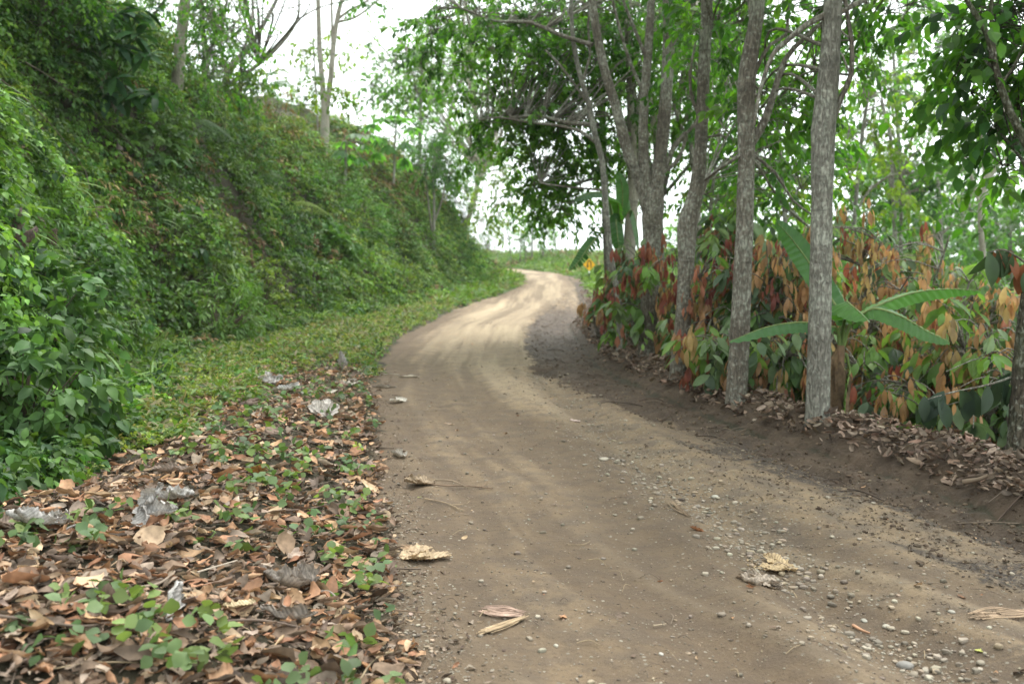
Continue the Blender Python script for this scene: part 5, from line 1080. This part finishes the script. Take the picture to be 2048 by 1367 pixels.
banana('banana plant with a torn hanging leaf over the road near the hairpin sign', 1238,700,470,15.3,
    [([(1205,462,-.1),(1194,474,-.1),(1173,500,-.2),(1157,523,-.2),(1138,541,-.2)],26,(.06,.15,.04),.22,.25,(0,-1,.1)),
     ([(1225,430,0),(1215,392,-.1),(1190,385,-.2),(1165,392,-.3),(1148,400,-.3)],24,(.11,.2,.10),.05,.35,(0,-.8,1)),
     ([(1243,430,0),(1245,400,-.1),(1244,370,-.2),(1236,345,-.3)],26,(.10,.2,.09),.0,.15,(0,-1,.2)),
     ([(1240,440,0),(1235,405,-.3),(1222,395,-.5),(1212,395,-.6)],26,(.10,.24,.04),.06,.5,(0,-.6,1)),
     ([(1240,450,.2),(1262,420,.3),(1275,460,.3),(1278,500,.2)],40,(.07,.16,.05),.1,.5,(1,0,.2)),
     ([(1236,455,0),(1232,440,-.2),(1236,480,-.3),(1240,505,-.3)],28,(.05,.14,.03),.08,.4,(0,-1,.2))],12)

# ------------------------------------------------------------------ hairpin sign
def box(c, s):
    V = np.array([[x, y, z] for x in (-.5, .5) for y in (-.5, .5) for z in (-.5, .5)])*np.array(s)+np.array(c)
    return V, np.array([[0,1,3,2],[4,6,7,5],[0,4,5,1],[2,3,7,6],[0,2,6,4],[1,5,7,3]])
SY = 50.0; sc_ = P(1178.5, 529, SY); sx, szc = sc_[0], sc_[2]; sg = hz((sx, SY))
yel = simple_mat('sign_yellow', (.80,.42,.012), .45, .05, 6); blk = simple_mat('sign_black', (.018,.018,.02), .5, .05, 6); wht = simple_mat('post_white', (.72,.72,.70), .55, .08, 8)
sign = empty('road_sign', (sx, SY, sg), 'yellow diamond warning sign with a black hairpin arrow on a banded post', 'road sign')
def slab(poly, y, th):
    n = len(poly); V = [(x, y-th/2, z) for x, z in poly]+[(x, y+th/2, z) for x, z in poly]; return np.array(V), [list(range(n))[::1]], [list(range(2*n-1, n-1, -1))], [[i, i+n, (i+1) % n+n, (i+1) % n] for i in range(n)]
def slab_obj(name, poly, y, th, mat, parent):
    V, a, b, s = slab(poly, y, th); me = bpy.data.meshes.new(name); o_ = np.array(parent.location) if parent.parent is None else np.array(parent.parent.location)+np.array(parent.location)
    me.from_pydata([tuple(v-o_) for v in V], [], a+b+s); me.materials.append(mat); ob = bpy.data.objects.new(name, me); C.objects.link(ob); ob.parent = parent; return ob
Rd = .305; poly = []
for k in range(4):
    th = k*math.pi/2; cxx, czz = (Rd-.045)*math.cos(th), (Rd-.045)*math.sin(th)
    for e in (-40, -20, 0, 20, 40): poly.append((sx+cxx+.035*math.cos(th+math.radians(e)), szc+czz+.035*math.sin(th+math.radians(e))))
plate = slab_obj('plate', poly, SY, .006, yel, sign)
# the hairpin arrow: right leg up, round the top, down to the arrow head
arc = [(.085, -.155)]+[(.085*math.cos(t), .09+.085*math.sin(t)*1.15) for t in np.linspace(0, math.pi, 11)]+[(-.085, -.06)]
arc = np.array(arc); tt = unit(np.gradient(arc, axis=0)); tt[0] = (0, 1); tt[-1] = (0, -1); nn_ = np.stack([-tt[:,1], tt[:,0]], 1)
Lf = arc+nn_*.026; Rg = arc-nn_*.026; V = []
for a_ in (SY-.0095, SY-.0035):
    for l, q in zip(Lf, Rg): V += [(sx+l[0], a_, szc+l[1]), (sx+q[0], a_, szc+q[1])]
n_ = len(arc); F = []
for i in range(n_-1):
    a0, a1, b0, b1 = 2*i, 2*i+1, 2*i+2, 2*i+3; o2 = 2*n_; F += [[a0, b0, b1, a1], [a0+o2, a1+o2, b1+o2, b0+o2], [a0, a0+o2, b0+o2, b0], [a1, b1, b1+o2, a1+o2]]
F += [[0, 1, 1+2*n_, 2*n_]]
mk('arrow', V, F, blk, sign, smooth=False)
slab_obj('arrow_head', [(sx-.155, szc-.055), (sx-.085, szc-.165), (sx-.015, szc-.055)], SY-.0065, .006, blk, sign)
V, F = box((sx, SY+.028, (szc+.1+sg-.2)/2), (.05, .045, szc+.1-sg+.2)); post = mk('post', V, F, wht, sign, smooth=False)
for zz in (szc-.60, szc-1.45):
    if zz > sg: V, F = box((sx, SY+.028, zz), (.056, .051, .34)); b_ = mk('band', V, F, blk, sign, smooth=False); b_.parent = post

# ------------------------------------------------------------------ notable plants of the bank
def fern(label, pts, Y, plen, n, col, seed, stem=.006, pin=LF_NA, curl=.5, name='fern_frond'):
    r = np.random.default_rng(seed); path = spline(np.array([P(u, v, Y+d) for u, v, d in pts]), n=10); m = len(path); root = empty(name, path[0], label, 'fern')
    V, F = tube(path, np.linspace(stem, stem*.3, m), 5); mk('stalk', V, F, M['stem'], root, col=np.tile((.12,.13,.05), (len(V), 1)))
    T = unit(np.gradient(path, axis=0)); idx = np.linspace(2, m-1.01, n); i0 = idx.astype(int); f = (idx-i0)[:, None]
    p = path[i0]*(1-f)+path[np.minimum(i0+1, m-1)]*f; t = T[i0]; side = unit(np.cross(t, [0, -.2, 1.0])); up = np.cross(side, t); Ps = []; A = []; Nn = []; S = []
    tt_ = (idx-2)/(m-3); ln = plen*np.clip(np.sin(np.pi*(.22+.76*tt_)), .12, 1)
    for sg_ in (-1, 1):     # each pinna is a small blade set with leaflets
        a = side*sg_*.9+t*.35-up*curl
        for k in range(9):
            q = p+unit(a)*(ln*(k+.5)/9)[:, None]
            for s2 in (-1, 1): Ps.append(q); A.append(unit(np.cross(unit(a), up))*s2+unit(a)*.4); Nn.append(up); S.append(ln*.22*(1-k/11))
    V, F, K = place(*pin, np.vstack(Ps), np.vstack(A), np.vstack(Nn)+r.normal(0, .1, (len(np.vstack(Nn)), 3)), np.concatenate(S), pickcol(len(np.vstack(Ps)), [col], r, .1)); mk('foliage', V, F, M['green'], root, col=K); return root
def offy(u, v, off): return float(hit(u, v, off)[1])
fern('bright yellow green fern frond arching out from the middle of the bank', [(545,425,0),(575,405,-.2),(610,402,-.4),(640,415,-.5),(655,430,-.6)], offy(590,410,1.0)-.4, .42, 22, (.17,.24,.05), 701, pin=LF_OV)
fern('large feathery grey green fern frond below the pale bank trunk', [(400,275,0),(380,235,-.2),(350,228,-.3),(320,250,-.4),(300,285,-.4)], offy(360,250,1.0)-.3, .6, 22, (.085,.14,.07), 702)
fern('drooping feathery fern frond under the crooked low tree', [(380,240,0),(410,238,-.3),(440,255,-.4),(470,285,-.5)], offy(420,250,1.0)-.3, .6, 22, (.09,.15,.07), 703)
fern('fern frond arching over the bank above the bright one', [(510,390,0),(520,355,-.2),(545,345,-.3),(570,360,-.4)], offy(540,365,1.0)-.3, .5, 20, (.06,.12,.04), 704)
fern('light green fern frond at the foot of the bank near a dry seed stalk', [(300,700,0),(310,680,-.1),(325,665,-.15),(340,655,-.2)], offy(315,690,.3)-.3, .22, 18, (.13,.20,.06), 705)
fern('long green fern frond slanting down through the near left shrubs', [(130,470,0),(165,510,-.2),(195,560,-.3),(220,610,-.4)], offy(170,530,.8)-.3, .34, 24, (.12,.20,.05), 706)
fern('tiny upright fern growing from the litter at the left', [(190,962,0),(189,945,0),(188,928,0)], float(G(190,965)[1]), .05, 12, (.14,.24,.05), 707, .002, LF_OV)
fern('bright compound leaf seedling in the lower litter beside the road', [(690,1170,0),(660,1160,0),(625,1172,-.05)], float(G(690,1200)[1]), .07, 12, (.12,.26,.04), 708, .002, LF_OV)
fern('fern frond high on the far bank skyline', [(530,190,0),(545,165,0),(570,160,0),(590,175,0)], 30, .7, 20, (.10,.16,.08), 709)
fern('tree fern frond drooping on the skyline above the bank', [(560,150,0),(600,130,0),(640,145,0),(660,170,0)], 32, .7, 20, (.11,.17,.09), 710)
# big leaved shrub top left
YB = offy(235,150,1.2)-.9
rt = empty('large_leaved_shrub', P(215,240,YB), 'shrub with long glossy dark leaves in whorls at the top left of the bank', 'shrub'); r = np.random.default_rng(33); mx = Mix(); Ps, A, Nn, S = [], [], [], []
for (u, v, d) in [(235,90,-.2),(275,70,-.1),(205,60,0),(250,30,0),(290,110,.1),(230,150,-.3),(180,20,.2),(215,190,-.1),(280,20,.2),(260,190,.1),(310,190,.2),(170,110,.3)]:
    e = P(u, v, YB+d); b0 = P(205, 250, YB+.4); V, F = tube(spline([b0, (b0+e)/2+np.array([-.05, 0, .1]), e], n=5), np.linspace(.014, .007, 11), 6); mx.add(V, F)
    k = 13; th = r.uniform(0, 6.28, k)+np.arange(k)*2.4; el = r.uniform(-.7, .7, k)
    Ps.append(np.tile(e, (k, 1))+r.normal(0, .02, (k, 3))); A.append(np.stack([np.cos(th)*np.cos(el), np.sin(th)*np.cos(el), np.sin(el)], 1)); Nn.append(np.tile([0, -.3, 1.], (k, 1))+r.normal(0, .2, (k, 3))); S.append(r.uniform(.32, .5, k)*YB/14)
V, F, K = place(*leaf_tmpl(7, .28, .3, .3, .55), np.vstack(Ps), np.vstack(A), np.vstack(Nn), np.concatenate(S), pickcol(len(np.vstack(Ps)), [(.03,.085,.025),(.04,.105,.03),(.05,.12,.045),(.035,.09,.04)], r)); mx.build('stems', M['moss'], rt); mk('foliage', V, F, M['green'], rt, col=K)
# lobed leaf plants on the skyline
def lobed_plant(label, u, vbase, Y, tips, size, pal, seed):
    r = np.random.default_rng(seed); b0 = P(u, vbase, Y); root = empty('lobed_leaf_plant', b0, label, 'plant'); mx = Mix(); Ps, A, Nn, S = [], [], [], []
    top = P(u+r.normal(0, 3), min(t[1] for t in tips)+14, Y); V, F = tube(spline([b0-np.array([0, 0, .4]), (b0+top)/2, top], n=6), np.linspace(.05, .025, 13), 7); mx.add(V, F)
    for (uu, vv) in tips:
        e = P(uu, vv, Y+r.normal(0, .3)); q = b0+(top-b0)*r.uniform(.75, 1); V, F = tube(spline([q, (q+e)/2+np.array([0, 0, .12]), e], n=4), .014, 5); mx.add(V, F)
        out = unit((e-q)*np.array([1, 1, .2])); 
        for k in range(8):
            th = (k-3.5)*.62; d = rotm(th)@out; Ps.append(e); A.append(d-np.array([0, 0, .35])); Nn.append(np.array([0, 0, 1.])+out*.4+r.normal(0, .1, 3)); S.append(size*(1-.06*abs(k-3.5)))
    V, F, K = place(*leaf_tmpl(5, .38, .15, .25, .5), np.array(Ps), np.array(A), np.array(Nn), np.array(S), pickcol(len(Ps), pal, r)); mx.build('stems', M['bark'], root); mk('foliage', V, F, M['crown'], root, col=K)
lobed_plant('plant with large lobed leaves on a straight stem standing against the sky', 787, 345, 36, [(745,248),(770,238),(800,240),(825,255),(760,275),(755,305),(812,285),(808,315),(790,232),(775,290)], .62, [(.09,.20,.05),(.11,.23,.06),(.06,.15,.05)], 721)
lobed_plant('leaning plant with big lobed leaves on the bank beside the two stemmed tree', 690, 345, 31, [(690,285),(712,268),(730,290),(722,315),(700,310),(680,300),(740,270)], .50, [(.08,.17,.06),(.10,.21,.06)], 722)
# trailing dark vines over the near shrubs
for lab, pts in [('long thin bare vine arching over the top left shrubs', [(60,128),(120,165),(170,205),(220,245),(268,290),(290,325),(292,350)]),
                 ('second bare vine running below the first on the left bank', [(15,165),(60,200),(110,250),(150,300),(180,345),(188,380)]),
                 ('thin straight vine slanting through the shrubs at the left edge', [(0,210),(40,255),(80,300),(120,335)]),
                 ('thin stem hanging in the middle of the left shrubs', [(195,395),(205,440),(200,480),(215,520)])]:
    q = [hit(u, v, 1.0)-np.array([0, .15, 0]) for u, v in pts]; s = spline(q, n=5); V, F = tube(s, np.linspace(.009, .005, len(s)), 5); rt_ = mk('vine', V, F, M['twig'], origin=q[0], col=np.ones((len(V), 3))); tag(rt_, lab, 'vine')
# single shrubs standing out on the bank
def shrub(label, u, v, rad, n, leaf, size, pal, seed, mat='green', m=8, h=1.0, name='shrub', cat='shrub', Y=None):
    r = np.random.default_rng(seed); p = hit(u, v, .4) if Y is None else P(u, v, Y); g_ = np.array([p[0], p[1], hz(p)]); root = empty(name, g_, label, cat); mx = Mix()
    c = unit(r.normal(0, 1, (n, 3)))*(r.uniform(.1, 1, (n, 1))**.4)*np.array([rad, rad, rad*h]) + p; c[:, 2] = np.maximum(c[:, 2], g_[2]+.05)
    for e in c[::3]: V, F = tube(spline([g_, (g_+e)/2+np.array([0, 0, .1*rad]), e], n=3), np.linspace(.012, .004, 7), 4); mx.add(V, F)
    q, a, nr, s = sprigs(c, unit(c-g_)+r.normal(0, .4, (n, 3)), .3*rad+.1, m, size, .5, seed=seed+1)
    cl = np.repeat(pickcol(n, pal, r, .2), m, 0); V, F, K = place(*leaf, q, a, nr, s, cl); mx.build('stems', M['twig'], root); mk('foliage', V, F, M[mat], root, col=K); return root
BRN_ = [(.16,.095,.05),(.22,.14,.07),(.11,.065,.04)]
for i, a in enumerate([
    ('dark rounded bush at the foot of the far bank', 905,505,.9,150,LF_SM,.12,DKGREEN), ('dusty brown and green bush where the bank meets the bend', 960,500,1.3,190,LF_NA,.20,YEL+BRN_),
    ('brown withered fern heap under the lobed leaf plant', 800,370,1.0,170,LF_NA,.20,BRN_,), ('thin green bush with upright shoots below the Y shaped trunk', 920,400,1.1,150,LF_NA,.20,YEL+GREEN),
    ('dense glossy bush in the centre of the bank', 700,440,1.2,300,LF_SM,.10,GREEN), ('bright green bush directly below the two stemmed tree', 640,390,1.0,240,LF_SM,.095,[(.06,.15,.03),(.08,.17,.03)]),
    ('dark leafy bush on the middle bank above the hanging brown leaf', 480,330,.9,260,LF_SM,.09,DKGREEN), ('brown dead fern hanging in the hollow of the middle bank', 630,520,.5,70,LF_NA,.16,BRN_),
    ('pale green shrub on the upper bank skyline', 600,200,.9,150,LF_NA,.18,PALE), ('rusty brown bush on the upper bank near the skyline', 545,240,.9,130,LF_NA,.18,BRN_+YEL),
    ('glossy leaved bush at the top left corner', 90,90,.9,330,LF_OV,.10,DKGREEN), ('bright small leaved bush below the top left corner', 130,50,.7,200,LF_SM,.075,[(.06,.14,.03)]),
    ('leafy shrub with broad pointed leaves low at the left edge', 60,640,.55,190,LF_OV,.13,[(.06,.13,.035),(.08,.16,.04),(.05,.11,.035)]), ('broad leaved shrub beside the litter at the left edge', 40,800,.5,170,LF_OV,.125,[(.07,.14,.04),(.09,.17,.045),(.06,.12,.04)]),
    ('spreading yellow green bush in the middle of the lower bank',520,600,.8,200,LF_SM,.09,YEL+[(.12,.2,.04)]), ('arching fern like bush at the foot of the middle bank',440,640,.7,170,LF_NA,.16,[(.09,.18,.04),(.12,.2,.05)]),
    ('large leaved pale bush high on the near bank',290,300,.6,90,LF_OV,.17,[(.08,.16,.05),(.11,.19,.06)]), ('olive green bush bulging from the middle bank',380,500,.8,220,LF_OV,.10,[(.10,.16,.04),(.13,.19,.05)]),
    ('dark glossy bush in the hollow beside the hanging brown leaf',560,470,.7,200,LF_OV,.10,DKGREEN), ('light green bush on the slope below the crooked tree',470,300,.8,200,LF_LO,.13,YEL+PALE),
    ('long leaved herb clump on the bank under the bright fern',650,500,.7,130,LF_LO,.22,[(.07,.16,.035),(.10,.19,.04)]), ('bright low bush at the foot of the far bank',800,570,.8,170,LF_SM,.11,YEL+[(.11,.2,.04)]),
    ('small leaved bush in the middle of the far bank',790,480,1.0,220,LF_SM,.10,[(.08,.17,.035),(.06,.13,.03)]), ('tan and green brush on the upper far bank',720,350,1.0,150,LF_NA,.18,YEL+BRN_),
    ('mid green shrub under the hanging withered leaves', 130,560,.55,190,LF_OV,.11,[(.045,.10,.028),(.06,.13,.035)]), ('tall yellow green bush at the nose of the bank beside the bend', 975,470,1.1,150,LF_NA,.22,YEL+PALE)]):
    lab, u, v, rad, n, lf, sz, pal = a; shrub(lab, u, v, rad, n, lf, sz, pal, 740+i*3, 'dry' if pal is BRN_ else 'green')
